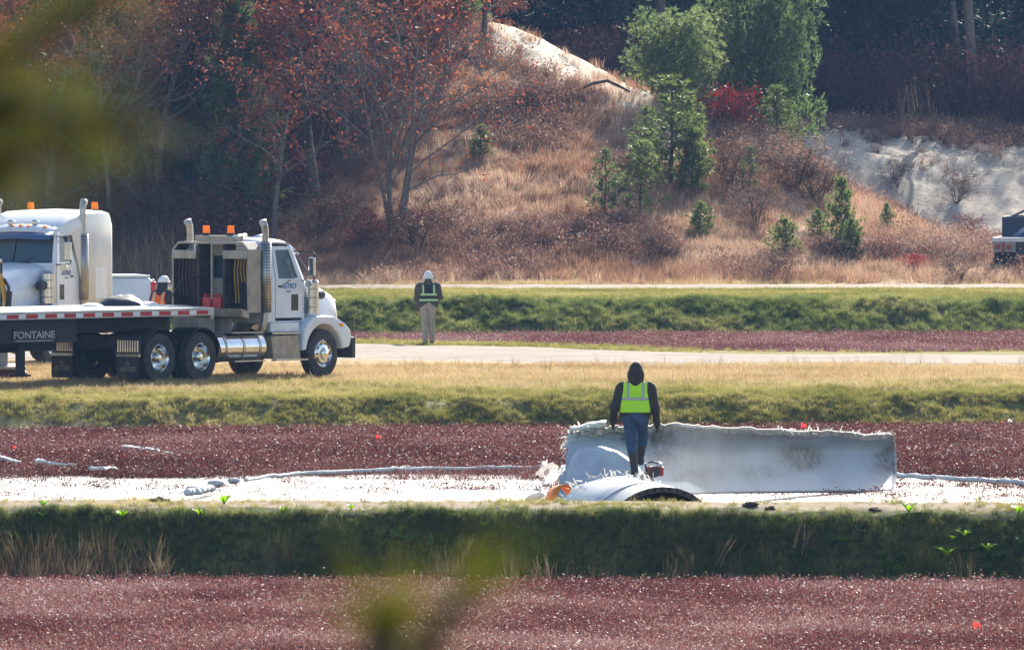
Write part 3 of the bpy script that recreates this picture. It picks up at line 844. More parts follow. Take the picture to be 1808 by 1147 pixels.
def pine(seed, H, Wd, whorls, per, tufts, L=.17, w=.02, n=11, base=.12, round_=.0, up=.28, clump=.25):
    """young pine: straight stem, whorls of up-swept branches, needle tufts on the outer part of each"""
    r = np.random.RandomState(seed); segs = []; C_ = []; D_ = []
    p = np.array([0, 0, -.1]); lean = r.normal(0, .03, 2)
    st = [np.array([lean[0] * t * H + .02 * math.sin(t * 9), lean[1] * t * H, t * H]) for t in np.linspace(0, 1, 9)]
    for i in range(8): segs.append((st[i], st[i + 1], .016 * H * (1 - i / 8.5) + .008, .016 * H * (1 - (i + 1) / 8.5) + .006))
    def stem(t):
        i = min(int(t * 8), 7); f = t * 8 - i; return st[i] * (1 - f) + st[i + 1] * f
    for wv in range(whorls):
        t = base + (1 - base) * (wv / whorls) ** .9
        if round_: rad = Wd / 2 * math.sqrt(max(.05, 1 - ((t - .45) / .62) ** 2))
        else: rad = Wd / 2 * (1 - t) ** .75 * (1.05 - .25 * (t < .25)) + .10 * Wd * .5
        a0 = r.rand() * 6.283
        for q in range(per):
            if r.rand() < .12: continue
            a = a0 + 6.283 * q / per + r.normal(0, .25); L_ = rad * (.6 + .6 * r.rand())
            b0 = stem(min(1, t + r.normal(0, .015))); d = np.array([math.cos(a), math.sin(a), up + .35 * t])
            b1 = b0 + d * L_ * .55; d2 = d + np.array([0, 0, .35]); b2 = b1 + d2 * L_ * .5
            rr = .006 * H * (1 - t * .6)
            segs.append((b0, b1, rr + .006, rr * .7 + .004)); segs.append((b1, b2, rr * .7 + .004, .005))
            m = max(2, int(tufts * L_ / (Wd / 2)))
            for k in range(m):
                f = clump + (1 - clump) * (k + r.rand()) / m
                c = b0 + (b1 - b0) * f / .5 if f < .5 else b1 + (b2 - b1) * (f - .5) / .5
                sd = r.normal(0, 1, 3); off = sd * .11 * L_ * (1.1 - f * .5)
                C_.append(c + off); dd = d2 / np.linalg.norm(d2) + sd * .5; dd[2] += .3; D_.append(dd / np.linalg.norm(dd))
    for k in range(6): C_.append(stem(.9 + .1 * k / 6)); D_.append(np.array([r.normal(0, .3), r.normal(0, .3), 1.0]))
    return seg_mesh(segs), needles(r, np.array(C_), np.array(D_), n, L, w)
TREEKIT = {}
def kit(key, tm, bark, leafm, cname='crown'):
    trunk, lf = tm
    t = npmesh('trunk', trunk[0], trunk[1], bark, link=False, rnd=trunk[2])
    c = npmesh(cname, lf[0], lf[1], leafm, link=False, rnd=lf[2]) if lf is not None else None
    TREEKIT[key] = (t.data, c.data if c else None, cname)
def plant(name, key, loc, s, rz, label, cat, group=None, sz=None, lm=None):
    e = empty(name, loc, rz, label, cat, group)
    sz = sz or s
    e.scale = (s, s, sz)
    td, cd, cn = TREEKIT[key]
    for nm, d in (('trunk', td), (cn, cd)):
        if d is None: continue
        o = bpy.data.objects.new(nm, d); SC.collection.objects.link(o); o.parent = e
        if lm and nm != 'trunk':
            o.material_slots[0].link = 'OBJECT'; o.material_slots[0].material = lm
    return e
for i in range(4): kit('oak%d' % i, oak(100 + i, 8.0, 12000, .06), BARK, M_OAK)
for i in range(2): kit('bare%d' % i, oak(120 + i, 7.5, 700, .07, multi=5, low=.3), BARK, M_OAK)
for i in range(2): kit('slim%d' % i, oak(130 + i, 7.0, 2200, .07, low=.5), BARK, M_OAK)
kit('bush0', oak(140, 3.0, 2400, .055, multi=4, low=.05), BARK_B, M_OAKR)
kit('bush2', oak(143, 3.0, 5200, .07, multi=5, low=.03), BARK_B, leafmat('crimson_leaves', [(.22, .012, .02), (.36, .025, .03), (.48, .06, .06)], .45, .5, .3, .3, .15, 1.3))
kit('bush1', oak(141, 3.0, 500, .05, multi=5, low=.05), BARK_B, M_OAKB)
for i in range(3): kit('pitch%d' % i, pine(150 + i, 4.0, 2.3, 10, 5, 10, L=.20, w=.034, n=14, clump=.45), BARK_B, M_PINE)
for i in range(3): kit('young%d' % i, pine(160 + i, 2.0, 1.5, 10, 7, 9, L=.16, w=.028, base=.03, n=12), BARK_B, M_PINEB)
for i in range(2): kit('broad%d' % i, pine(170 + i, 5.0, 5.4, 16, 9, 26, L=.24, w=.045, base=.10, round_=1.0, n=11, up=.18), BARK_B, M_PINE)
for i in range(3): kit('ever%d' % i, pine(180 + i, 11.0, 5.0, 20, 7, 20, L=.4, w=.055, n=9, base=.06, up=.05), BARK_B, M_SPRUCE)
for i in range(3): kit('wood%d' % i, oak(190 + i, 14.0, 3600, .10, low=.35), BARK, M_OAKB)

# ---- pines and shrubs on the mound: (px, py of the foot, depth range, kit, height in px, label)
def stand(name, key, px, py, d0, d1, hpx, H0, label, cat, group=None, wide=1.0, lm=None, rz=None):
    g = G(px, py, d0, d1)
    h = hpx / FPX * g.y
    e = plant(name, key, g, h / H0 * wide, RNG.rand() * 6.28 if rz is None else rz, label, cat, group, h / H0, lm)
    KEEPOUT.append((g.x, g.y, .3))
    return e
GP = 'pines growing on the sandy mound'
stand('pine_tree', 'pitch0', 1068, 388, 280, 302, 125, 4, 'small pitch pine with bare lower trunk, leftmost of the pines mid mound', 'pine', GP)
stand('pine_tree', 'pitch1', 1130, 385, 280, 302, 135, 4, 'bushy pine just right of the bare-trunked pitch pine', 'pine', GP, 1.25, M_PINEB)
stand('pine_tree', 'pitch2', 1185, 330, 282, 303, 195, 4, 'tallest slender pine in the middle of the mound, its tip below the broad pine', 'pine', GP, 1.3, M_PINEB)
stand('pine_tree', 'pitch0', 1143, 300, 282, 303, 112, 4, 'open pine at the left shoulder of the tallest slender pine', 'pine', GP, 1.25, M_PINEB, 2.0)
stand('pine_tree', 'pitch1', 1215, 330, 282, 303, 130, 4, 'pine behind the bright green young pine in the middle of the mound', 'pine', GP, 1.3, M_PINEB, 1.0)
stand('pine_tree', 'young0', 1222, 346, 280, 302, 118, 2, 'dense bright green young pine in the middle of the mound', 'pine', GP, .85, M_PINEB)
stand('pine_tree', 'broad0', 1195, 188, 296, 304, 145, 5, 'broad round dark pine on the crest, left of the larger grey green pine', 'pine', GP, 1.0)
_z = tz(XW(1345, 306.5), 306.5); hp_ = P(1345, 4, 306.5).z - _z
plant('pine_tree', 'broad1', (XW(1345, 306.5), 306.5, _z - .1), hp_ / 5 * .66, 2.2, 'largest grey green pine spreading over the crest of the mound', 'pine', GP, hp_ / 5)
stand('pine_tree', 'pitch2', 1372, 262, 292, 303, 110, 4, 'pine under the right edge of the largest pine, above the pit', 'pine', GP, 1.35, M_PINEB, 4.0)
stand('pine_tree', 'young1', 1238, 424, 278, 300, 66, 2, 'small bushy pine seedling beside the bare sandy patch', 'pine', GP, 1.1)
stand('pine_tree', 'pitch1', 1324, 342, 280, 302, 82, 4, 'thin pine with a small tufted top, alone right of the group', 'pine', GP, .9, rz=3.0)
stand('pine_tree', 'young2', 1384, 464, 278, 296, 78, 2, 'round dense pine seedling low on the slope', 'pine', GP, 1.15)
stand('pine_tree', 'young0', 1488, 452, 279, 298, 135, 2, 'upright young pine on the right flank of the mound', 'pine', GP, .62, M_PINEB, 1.2)
stand('pine_tree', 'young1', 1503, 460, 279, 298, 72, 2, 'bright young pine touching the right side of the upright one', 'pine', GP, .9, M_PINEB, 2.5)
stand('pine_tree', 'young2', 1442, 420, 279, 298, 50, 2, 'low yellow green pine left of the upright young pine', 'pine', GP, 1.2, M_PINEB)
stand('pine_tree', 'young1', 1565, 412, 279, 297, 52, 2, 'small pine at the lower edge of the sand pit', 'pine', GP, .8, None, 4.1)
stand('pine_tree', 'young0', 848, 282, 284, 302, 60, 2, 'lone pine seedling on the left slope of the mound', 'pine', GP, 1.0)
_z = tz(XW(1294, 300), 300)
plant('red_shrub', 'bush2', (XW(1294, 300), 300, _z - .05), .62, .7, 'crimson shrub at the foot of the largest pine', 'shrub', 'red shrubs on the mound', .40)
stand('red_shrub', 'bush2', 1616, 482, 277, 292, 28, 3, 'little red shrub near the foot of the slope on the right', 'shrub', 'red shrubs on the mound', 1.6, None, 1.0)
stand('red_shrub', 'bush0', 1712, 412, 285, 334, 34, 3, 'thin red shrub at the bottom of the sand pit', 'shrub', 'red shrubs on the mound', 1.6, M_OAKR, 2.0)
for i, (px, py, h, s, lb) in enumerate([(1290, 330, 70, 1.6, 'leafless twiggy bush between the bright young pine and the thin pine'), (1405, 330, 75, 1.7, 'leafless bush at the edge above the sand pit'),
                                 (1445, 360, 60, 1.8, 'brown leafless bush lower on the edge of the pit'), (1335, 400, 60, 1.8, 'grey brown bush above the round pine seedling'),
                                 (1380, 498, 50, 1.8, 'dark rounded bush at the foot of the mound below the round seedling'), (1690, 500, 45, 1.9, 'grey twiggy bush beside the track, left of the flatbed'),
                                 (1155, 460, 50, 1.7, 'brown twiggy bush below the pitch pines'), (1690, 360, 55, 1.3, 'thin leafless shrub on the pit face'),
                                 (1585, 330, 40, 1.3, 'sparse rusty shrub high on the pit face'), (930, 200, 45, 1.6, 'low brown bush below the sandy crest')]):
    stand('leafless_bush', 'bush1', px, py, 276 if py > 450 else 280, 343 if 'pit face' in lb else 303, h, 3, lb, 'bush', 'leafless bushes on the slopes', s, M_HEATH if i % 2 else None, i * 1.1)

# ---- wood on the left: (px, depth, kit, scale, leaf material, label)
def wood_tree(name, px, d, key, s, label, cat, group, lm=None, rz=0.0, sx=1.0):
    x = XW(px, d); z = tz(x, d)
    return plant(name, key, (x, d, z - .1), s * sx, rz, label, cat, group, s, lm)
LW = 'trees of the wood on the left'
for i, (nm, px, d, key, s, lm, sx, lb) in enumerate([
    ('oak_tree', 700, 283.5, 'bare0', 1.0, M_OAK, 1.0, 'nearly bare multi-stemmed oak with pale limbs at the foot of the mound'),
    ('oak_tree', 475, 282.0, 'slim0', .78, M_OAK, 1.0, 'slim oak with one pale trunk rising above the white tractor cab'),
    ('oak_tree', 198, 283.5, 'slim1', .95, M_OAKB, .8, 'thin pale-trunked tree behind the parked sleeper tractor'),
    ('oak_tree', 560, 290, 'oak0', 1.05, M_OAK, 1.1, 'big russet oak filling the middle of the left-hand wood'),
    ('oak_tree', 610, 296, 'oak1', 1.12, M_OAKR, 1.0, 'red-leaved oak behind the bare multi-stemmed oak'),
    ('oak_tree', 285, 288, 'oak2', 1.0, M_OAKB, 1.15, 'brown oak with sunlit outer leaves above the trucks'),
    ('oak_tree', 90, 290, 'oak3', 1.0, M_OAK, 1.1, 'dark russet oak at the left edge of the photo'),
    ('oak_tree', 180, 297, 'oak0', 1.15, M_OAKB, 1.1, 'brown oak standing behind the thin pale-trunked tree'),
    ('oak_tree', 400, 296, 'oak1', 1.1, M_OAKB, 1.0, 'shadowy oak between the brown oak and the big russet oak'),
    ('oak_tree', 790, 300, 'oak2', .85, M_OAK, 1.0, 'russet oak leaning over the top of the mound'),
    ('oak_tree', 855, 305, 'oak3', .62, M_OAKB, 1.1, 'small brown oak beside the white sand crest'),
    ('oak_tree', 720, 304, 'oak0', .8, M_OAKR, 1.0, 'reddish oak at the top edge above the bare oak'),
    ('oak_tree', 0, 304, 'oak1', 1.25, M_OAKB, 1.1, 'tall brown oak half cut off by the left edge'),
    ('oak_tree', 310, 306, 'oak3', 1.3, M_OAK, 1.1, 'tall russet oak deep in the wood above the sleeper cab'),
    ('oak_tree', 500, 308, 'oak2', 1.2, M_OAKR, 1.1, 'tall red oak deep in the wood above the day cab'),
    ('evergreen_tree', 428, 286, 'ever0', .72, M_PINE, .8, 'sunlit green pine among the oaks, upper left of the middle'),
    ('evergreen_tree', 345, 289, 'ever1', .78, None, .8, 'dark evergreen behind the brown oak'),
    ('evergreen_tree', 690, 303, 'ever2', .62, M_PINE, 1.0, 'green pine top between the red oaks at the upper edge'),
    ('evergreen_tree', 805, 308, 'ever0', .42, M_PINE, 1.2, 'yellow green pine right beside the sandy crest'),
    ('evergreen_tree', 130, 308, 'ever2', .8, None, 1.0, 'dark evergreen deep in the wood at far left'),
    ('evergreen_tree', 245, 296, 'ever1', .45, None, 1.0, 'low dark evergreen behind the tractor exhaust'),
    ('evergreen_tree', 610, 315, 'ever1', .9, None, 1.0, 'dark evergreen deep behind the red oak'),
    ('evergreen_tree', 20, 284, 'young0', 1.05, M_PINEB, 1.3, 'bright green young pine above the parked sleeper tractor')]):
    wood_tree(nm, px, d, key, s, lb, 'oak' if nm[0] == 'o' else 'evergreen', LW, lm, i * 1.7, sx)
for px, py, h, s, lm, lb in [(340, 400, 150, 1.0, M_OAKR, 'small crimson oak above the rack of the day cab'), (640, 445, 75, 1.2, M_OAKR, 'red-leaved shrub at the foot of the bare oak'),
                             (735, 450, 95, 1.5, M_OAKB, 'dark round bush right of the bare oak trunk'), (560, 430, 90, 1.5, M_OAKB, 'brown shrub left of the bare oak'),
                             (420, 430, 90, 1.5, M_OAKB, 'dark bush behind the day cab roof')]:
    stand('forest_shrub', 'bush0', px, py, 279, 300, h, 3, lb, 'shrub', 'shrubs under the left-hand wood', s, lm)

# ---- dark wood beyond the mound and the pit
FW = 'trees of the wood beyond the mound'
r_ = random.Random(5)
spots = []
for px in range(850, 1900, 62):
    spots.append((px + r_.uniform(-22, 22), 350 + r_.uniform(2, 14)))
for px in range(830, 1920, 75):
    spots.append((px + r_.uniform(-30, 30), 368 + r_.uniform(0, 16)))
ORD = ['first', 'second', 'third', 'fourth', 'fifth', 'sixth', 'seventh', 'eighth', 'ninth', 'tenth', 'eleventh', 'twelfth', 'thirteenth', 'fourteenth', 'fifteenth', 'sixteenth', 'seventeenth', 'eighteenth']
cnt = {}
for i, (px, d) in enumerate(sorted(spots, key=lambda s: (s[1] > 366, s[0]))):
    front = d < 366
    ev = (i % 3 == 0) if front else (i % 2 == 0)
    if 1430 < px < 1650 and front: ev = True
    key = 'ever%d' % (i % 3) if ev else 'wood%d' % (i % 3)
    k = (front, ev); cnt[k] = cnt.get(k, 0) + 1
    lb = '%s from left of the dark %s, %s row of the wood beyond the mound' % (ORD[cnt[k] - 1], 'evergreens' if ev else 'bare trees', 'front' if front else 'rear')
    wood_tree('evergreen_tree' if ev else 'forest_tree', px, d, key, r_.uniform(.85, 1.15), lb, 'evergreen' if ev else 'tree', FW, None, i * 1.3)
wood_tree('forest_tree', 1718, 349, 'wood1', 1.0, 'pale-barked tree with a light trunk standing out at the right of the dark wood', 'tree', FW, None, .4)
# far mass of the wood, reads as one
col = bpy.data.collections.new('kit_far_wood')
for key in ('ever0', 'wood0', 'ever1', 'wood2'):
    td, cd, _ = TREEKIT[key]
    vt = np.zeros(len(td.vertices) * 3, np.float32); td.vertices.foreach_get('co', vt)
    for dd, mm in ((td, BARK_B), (cd, M_SPRUCE if key[0] == 'e' else M_OAKB)): pass
    bm = bmesh.new(); bm.from_mesh(td); n0 = len(bm.faces); bm.from_mesh(cd)
    for k, f in enumerate(bm.faces): f.material_index = 0 if k < n0 else 1
    me = bpy.data.meshes.new('far_tree'); bm.to_mesh(me); bm.free()
    me.materials.clear(); me.materials.append(BARK_B); me.materials.append(M_SPRUCE if key[0] == 'e' else M_OAKB)
    col.objects.link(bpy.data.objects.new('far_tree', me))
n = 190
X = (RNG.rand(n) * 2 - 1) * 44; Y = 384 + RNG.rand(n) * 62
s = .95 + .4 * RNG.rand(n)
scatter('distant_wood', np.c_[X, Y, TZ(X, Y) - .2], np.c_[s, s, s], np.c_[np.zeros(n), np.zeros(n), RNG.rand(n) * 6.28], col, 'dark distant wood closing the view behind the pit', 'woods', 4)
n = 110
X = -(4 + RNG.rand(n) * 36); Y = 318 + RNG.rand(n) * 62
s = .85 + .4 * RNG.rand(n)
scatter('distant_wood', np.c_[X, Y, TZ(X, Y) - .2], np.c_[s, s, s], np.c_[np.zeros(n), np.zeros(n), RNG.rand(n) * 6.28], col, 'dark depth of the wood behind the oaks on the left', 'woods', 4)
X, Y = frame_pts(2600, 346, 384, 1.3)
X, Y = keep(X, Y, sstep(-3, 1, X))
sow('thicket', X, Y, 1.5, .5, .15, PROTO['thicket'], 'dark undergrowth in front of the wood beyond the pit', 'thicket', 4)
# haze
mh, nt, b, out = nmat('haze_air')
nt.nodes.remove(b)
pv = nt.nodes.new('ShaderNodeVolumePrincipled')
pv.inputs['Color'].default_value = (.27, .52, 1.0, 1); pv.inputs['Density'].default_value = .000095; pv.inputs['Anisotropy'].default_value = .25
nt.links.new(pv.outputs[0], out.inputs['Volume'])
hz = MB().box((-420, -66, -1.8), (420, 650, 28)).build('haze', mh)
tag(hz, 'thin blue haze hanging over the bog and the woods', 'haze', None, 'stuff')
# ================================================================ the wreck in the flooded bog
def composite(name, dirt, amt, scale, stretch=(1, 1, 1), base=(.72, .73, .72), grime=False):
    m, nt, b, out = nmat(name); L = nt.links.new
    geo = nt.nodes.new('ShaderNodeNewGeometry')
    mp = nt.nodes.new('ShaderNodeMapping'); mp.inputs['Scale'].default_value = stretch
    L(geo.outputs['Position'], mp.inputs['Vector'])
    n1 = nt.nodes.new('ShaderNodeTexNoise'); n1.inputs['Scale'].default_value = scale; n1.inputs['Detail'].default_value = 9; n1.inputs['Roughness'].default_value = .62; n1.inputs['Distortion'].default_value = .25
    L(mp.outputs[0], n1.inputs['Vector'])
    r1 = nt.nodes.new('ShaderNodeMapRange'); r1.inputs[1].default_value = .43; r1.inputs[2].default_value = .60; r1.inputs[4].default_value = amt
    L(n1.outputs['Fac'], r1.inputs[0])
    n2 = nt.nodes.new('ShaderNodeTexNoise'); n2.inputs['Scale'].default_value = scale * 9; n2.inputs['Detail'].default_value = 6
    L(mp.outputs[0], n2.inputs['Vector'])
    r2 = nt.nodes.new('ShaderNodeMapRange'); r2.inputs[1].default_value = .35; r2.inputs[2].default_value = .7; r2.inputs[3].default_value = .6; r2.inputs[4].default_value = 1.0
    L(n2.outputs['Fac'], r2.inputs[0])
    fac = r1.outputs[0]
    if grime:
        ga = nt.nodes.new('ShaderNodeAttribute'); ga.attribute_name = 'grime'
        gm = nt.nodes.new('ShaderNodeMath'); gm.operation = 'MULTIPLY_ADD'; gm.inputs[1].default_value = .22; gm.use_clamp = True
        L(r1.outputs[0], gm.inputs[0]); L(ga.outputs['Fac'], gm.inputs[2]); fac = gm.outputs[0]
    mu = nt.nodes.new('ShaderNodeMath'); mu.operation = 'MULTIPLY'; L(fac, mu.inputs[0]); L(r2.outputs[0], mu.inputs[1])
    mx = nt.nodes.new('ShaderNodeMix'); mx.data_type = 'RGBA'; L(mu.outputs[0], mx.inputs[0])
    mx.inputs[6].default_value = (*base, 1); mx.inputs[7].default_value = (*dirt, 1)
    L(mx.outputs[2], b.inputs['Base Color']); b.inputs['Roughness'].default_value = .5; b.inputs['Specular IOR Level'].default_value = .35
    bp = nt.nodes.new('ShaderNodeBump'); bp.inputs['Strength'].default_value = .25; bp.inputs['Distance'].default_value = .03
    L(n1.outputs['Fac'], bp.inputs['Height']); L(bp.outputs[0], b.inputs['Normal'])
    return m
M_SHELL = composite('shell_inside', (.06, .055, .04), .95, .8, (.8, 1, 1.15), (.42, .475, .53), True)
M_TUBE = composite('root_outside', (.40, .36, .28), .5, 1.2, base=(.80, .79, .75))
M_EDGE = mat('laminate_edge', (.36, .33, .28), .8, var=.45, scale=9, bump=.3)
M_FIBRE = leafmat('torn_glass_fibre', [(.55, .52, .45), (.72, .70, .64), (.8, .79, .75)], .35, .6, .3, .5, .1, 1.1)
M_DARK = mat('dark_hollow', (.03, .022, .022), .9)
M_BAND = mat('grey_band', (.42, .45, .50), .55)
def fibres(name, pts, n, L, parent, seed, dirs=(0, 0, 1), w=.012, spread=.08):
    r = np.random.RandomState(seed); V = []; F = []
    for p in pts:
        for k in range(n):
            b0 = np.array(p) + r.normal(0, spread, 3) * np.array([1, 1, .3]); d = np.array(dirs) + r.normal(0, .55, 3); d /= np.linalg.norm(d)
            l = L * (.35 + r.rand()); q = b0 + d * l * .55; t = q + (d + np.array([0, 0, -.7]) + r.normal(0, .3, 3)) * l * .45
            s = np.cross(d, r.normal(0, 1, 3)); s *= w * (.6 + r.rand()) / np.linalg.norm(s); o = len(V)
            V += [b0 - s, b0 + s, q - s * .8, q + s * .8, t - s * .3, t + s * .3]; F += [(o, o + 1, o + 3, o + 2), (o + 2, o + 3, o + 5, o + 4)]
    return tag(npmesh(name, np.array(V), np.array(F), M_FIBRE, parent, rnd=r.rand(len(F))), kind='stuff')

# ---- root tube with its open end towards the dike
phi = math.radians(32)
ax = Vector((math.sin(phi), -math.cos(phi), -.085)).normalized()
oc = Vector((XW(1162, 137), 137, -.50)); R0, LT = 1.25, 1.3
Mt = basis(Vector((0, 0, 1)).cross(ax).cross(ax) * -1, ax, oc)       # local y = axis
Mt = Matrix.Translation(oc) @ ax.to_track_quat('Y', 'Z').to_matrix().to_4x4()
tube_root = empty('blade_root_tube', (oc.x, oc.y, oc.z - 1.2), 0, 'white round root tube of the broken blade, open end towards the near dike', 'wreckage')
inv = Matrix.Translation((0, 0, 1.2)) @ Matrix.Translation(-oc)
def tube_wall():
    mb = MB(); n = 64; rr = random.Random(3); rows = []
    for j in range(9):
        row = []
        for i in range(n + 1):
            a = 2 * math.pi * i / n
            y = -LT * j / 8
            if j >= 7: y -= .16 * (vnoise(i * .55, 3.0, 5) - .3) * (j - 6)
            R = R0 * (1 + .006 * math.sin(3 * a + j)) - .0
            row.append(inv @ Mt @ Vector((R * math.cos(a), float(y), R * math.sin(a))))
        rows.append(row)
    mb.grid(rows)
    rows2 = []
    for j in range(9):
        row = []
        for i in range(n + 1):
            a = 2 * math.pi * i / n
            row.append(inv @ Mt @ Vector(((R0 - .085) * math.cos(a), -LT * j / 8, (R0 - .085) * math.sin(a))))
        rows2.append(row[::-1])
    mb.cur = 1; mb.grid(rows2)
    return mb
tube_wall().build('tube_wall', [M_TUBE, M_DARK], tube_root, smooth=True, fix=False)
mb = MB(); mb.lathe([(R0 - .085, .012), (R0 - .002, .012), (R0 - .002, -.004), (R0 - .085, -.004), (R0 - .085, .012)], 64, inv @ Mt)
mb.build('end_ring', mat('end_ring_laminate', (.10, .075, .06), .9, var=.4, scale=14, bump=.4), tube_root)
for k in range(56):
    a = 2 * math.pi * k / 56
    if math.sin(a) < .3: continue
    c = Mt @ Vector(((R0 - .042) * math.cos(a), .012, (R0 - .042) * math.sin(a)))
    MB().cyl(inv @ c, inv @ (c + ax * .006), .026, n=10).build('bolt_hole', M_DARK, tube_root)
MB().cyl(inv @ Mt @ Vector((0, -LT * .8, 0)), inv @ Mt @ Vector((0, -LT * .8 - .03, 0)), R0 - .08, n=48).build('added_dark_disc', M_DARK, tube_root)  # dark disc added to stop light through the tube and darken its inside
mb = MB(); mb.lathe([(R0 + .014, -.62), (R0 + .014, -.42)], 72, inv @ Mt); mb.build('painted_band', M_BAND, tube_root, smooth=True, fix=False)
rim = [inv @ Mt @ Vector((R0 * math.cos(a), -LT - .05, R0 * math.sin(a))) for a in np.linspace(.5, 2.9, 26)]
fibres('torn_fibres', [tuple(p) for p in rim], 5, .16, tube_root, 4, (-.35, .2, .55), .008, .06)
rim = [inv @ Mt @ Vector((R0 * math.cos(a), -LT - .05, R0 * math.sin(a))) for a in np.linspace(2.1, 2.75, 10)]
fibres('torn_fibres', [tuple(p) for p in rim], 14, .28, tube_root, 5, (-.5, .1, .4), .012, .1)

# ---- half shell of the blade standing on edge behind it
def cr(a, b, c, d, t):
    return .5 * ((2 * b) + (c - a) * t + (2 * a - 5 * b + 4 * c - d) * t * t + (3 * b - a - 3 * c + d) * t ** 3)
def spl(pts, u):
    n = len(pts) - 1; i = min(int(u * n), n - 1); t = u * n - i
    g = lambda k: pts[max(0, min(n, k))]
    return cr(g(i - 1), g(i), g(i + 1), g(i + 2), t)
colsd = [  # bottom front edge, floor, fold, wall, top edge
    [(990, 884, 142.0), (996, 842, 142.35), (1006, 797, 142.8), (1008, 780, 143.0), (1010, 764, 143.0)],
    [(1055, 884, 141.8), (1058, 840, 142.2), (1068, 791, 142.9), (1066, 772, 143.2), (1058, 757, 143.1)],
    [(1118, 880, 141.9), (1122, 848, 142.3), (1128, 806, 143.2), (1124, 778, 143.7), (1120, 752, 143.5)],
    [(1188, 874, 143.6), (1192, 852, 144.0), (1198, 828, 144.5), (1200, 790, 144.9), (1202, 750, 144.6)],
    [(1285, 870, 147.3), (1290, 850, 147.7), (1295, 826, 148.1), (1300, 790, 148.4), (1302, 755, 148.0)],
    [(1435, 868, 150.8), (1438, 850, 151.2), (1440, 825, 151.6), (1442, 790, 151.9), (1442, 762, 151.5)],
    [(1576, 867, 153.0), (1577, 850, 153.4), (1578, 825, 153.8), (1577, 795, 154.0), (1573, 768, 153.7)]]
cols3 = [[P(*q) for q in c] for c in colsd]
shell_root = empty('blade_shell', (cols3[3][0].x, cols3[3][0].y, 0), 0, 'long dirt-smeared white shell of the broken blade standing on edge in the water', 'wreckage')
so = shell_root.location.copy()
NU, NV = 90, 26; grid_pts = []
for i in range(NU + 1):
    u = i / NU
    c = [spl([col_[k] for col_ in cols3], u) for k in range(5)]
    row = []
    for j in range(NV + 1):
        p = spl(c, j / NV)
        w = .05 * (float(fbm(p.x * 1.2, p.z * 1.6, 131, 3)) - .5)
        if i == 0: p = p + Vector((-.10 * float(vnoise(j * .8, 1, 9)), 0, 0))
        if j == NV: p = p + Vector((0, 0, .05 * (float(vnoise(i * .7, 2, 9)) - .5) * (3 if i < 14 else 1)))
        row.append(p + Vector((0, w, 0)) - so)
    grid_pts.append(row)
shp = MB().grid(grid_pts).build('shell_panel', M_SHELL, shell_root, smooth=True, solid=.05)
_g = []
for i in range(NU + 1):
    for j in range(NV + 1):
        u, v = i / NU, j / NV; gsum = 0
        for (gu, gv, su, sv, am) in ((.33, .80, .15, .22, 1.0), (.45, .58, .08, .2, .8), (.55, .38, .08, .13, .7), (.80, .62, .045, .18, 1.0), (.73, .40, .05, .12, .6), (.975, .6, .03, .3, 1.0), (.65, .88, .2, .06, .4)):
            gsum = max(gsum, am * math.exp(-((u - gu) / su) ** 2 - ((v - gv) / sv) ** 2))
        _g.append(gsum * (.2 + 2.4 * float(fbm(u * 22, v * 6, 151, 4)) ** 1.4))
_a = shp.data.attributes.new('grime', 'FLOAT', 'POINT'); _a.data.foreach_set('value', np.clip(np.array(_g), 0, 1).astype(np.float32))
mb = MB(); rows = []
for i in range(4, NU + 1):
    p = grid_pts[i][NV]; h = .075 + .03 * (float(vnoise(i * .9, 5, 3)) - .5)
    rows.append([p + Vector((0, -.035, -h)), p + Vector((0, -.05, .012)), p + Vector((0, .06, .02)), p + Vector((0, .05, -h))])
mb.grid(rows).build('top_lip', M_EDGE, shell_root, fix=False)
mb = MB(); rows = []
for j in range(NV + 1):
    p = grid_pts[NU][j]
    rows.append([p + Vector((-.03, -.04, 0)), p + Vector((.045, -.05, 0)), p + Vector((.05, .05, 0))])
mb.grid(rows).build('end_lip', mat('shell_edge_pale', (.55, .54, .5), .7, var=.3, scale=9), shell_root, fix=False)
fibres('torn_fibres', [tuple(grid_pts[i][NV]) for i in range(0, 12)], 5, .12, shell_root, 6, (-.2, -.2, .7), .009, .07)
fibres('torn_fibres', [tuple(grid_pts[0][j]) for j in range(0, NV, 2)], 3, .13, shell_root, 7, (-.8, -.2, .1), .012, .06)
fibres('torn_fibres', [tuple(grid_pts[i][NV]) for i in range(68, NU + 1)], 5, .11, shell_root, 8, (.2, -.2, .5), .009, .05)
# smooth pale sheet lying against the left end of the shell
rows = []
for i in range(25):
    u = i / 24; x = 991 + 172 * u
    top = float(np.interp(u, [0, .12, .35, .55, .72, .88, 1], [812, 789, 788, 797, 814, 838, 858])); bot = 886
    row = []
    for j in range(12):
        v = j / 11; xx = x + (14 * v if u < .3 else 14 * v * max(0, 1 - (u - .3) * 2))
        dd = float(np.interp(xx, [990, 1055, 1120, 1190], [141.9, 141.75, 141.8, 143.2])) - .12 + .85 * v + .03 * math.sin(v * 3)
        row.append(P(xx, bot + (top - bot) * v, dd) + Vector((0, .06 * (float(fbm(u * 5, v * 4, 141, 3)) - .5), 0)) - so)
    rows.append(row)
MB().grid(rows).build('pale_sheet', composite('pale_sheet', (.30, .28, .27), .55, 1.1, base=(.50, .56, .64)), shell_root, smooth=True, solid=.02)
# curled flap at the torn upper left corner
mb = MB(); rows = []
for i in range(9):
    row = []
    for j in range(7):
        a = P(1006 + i * 8, 767 - i * 1.3, 143.0 + .02 * i); row.append(a + Vector((0, -.12 * math.sin(j * .5), .01 + .016 * j + .05 * float(vnoise(i * .8, j * .9, 13)))) - so)
    rows.append(row)
mb.grid(rows).build('curled_flap', M_TUBE, shell_root, smooth=True, solid=.015)

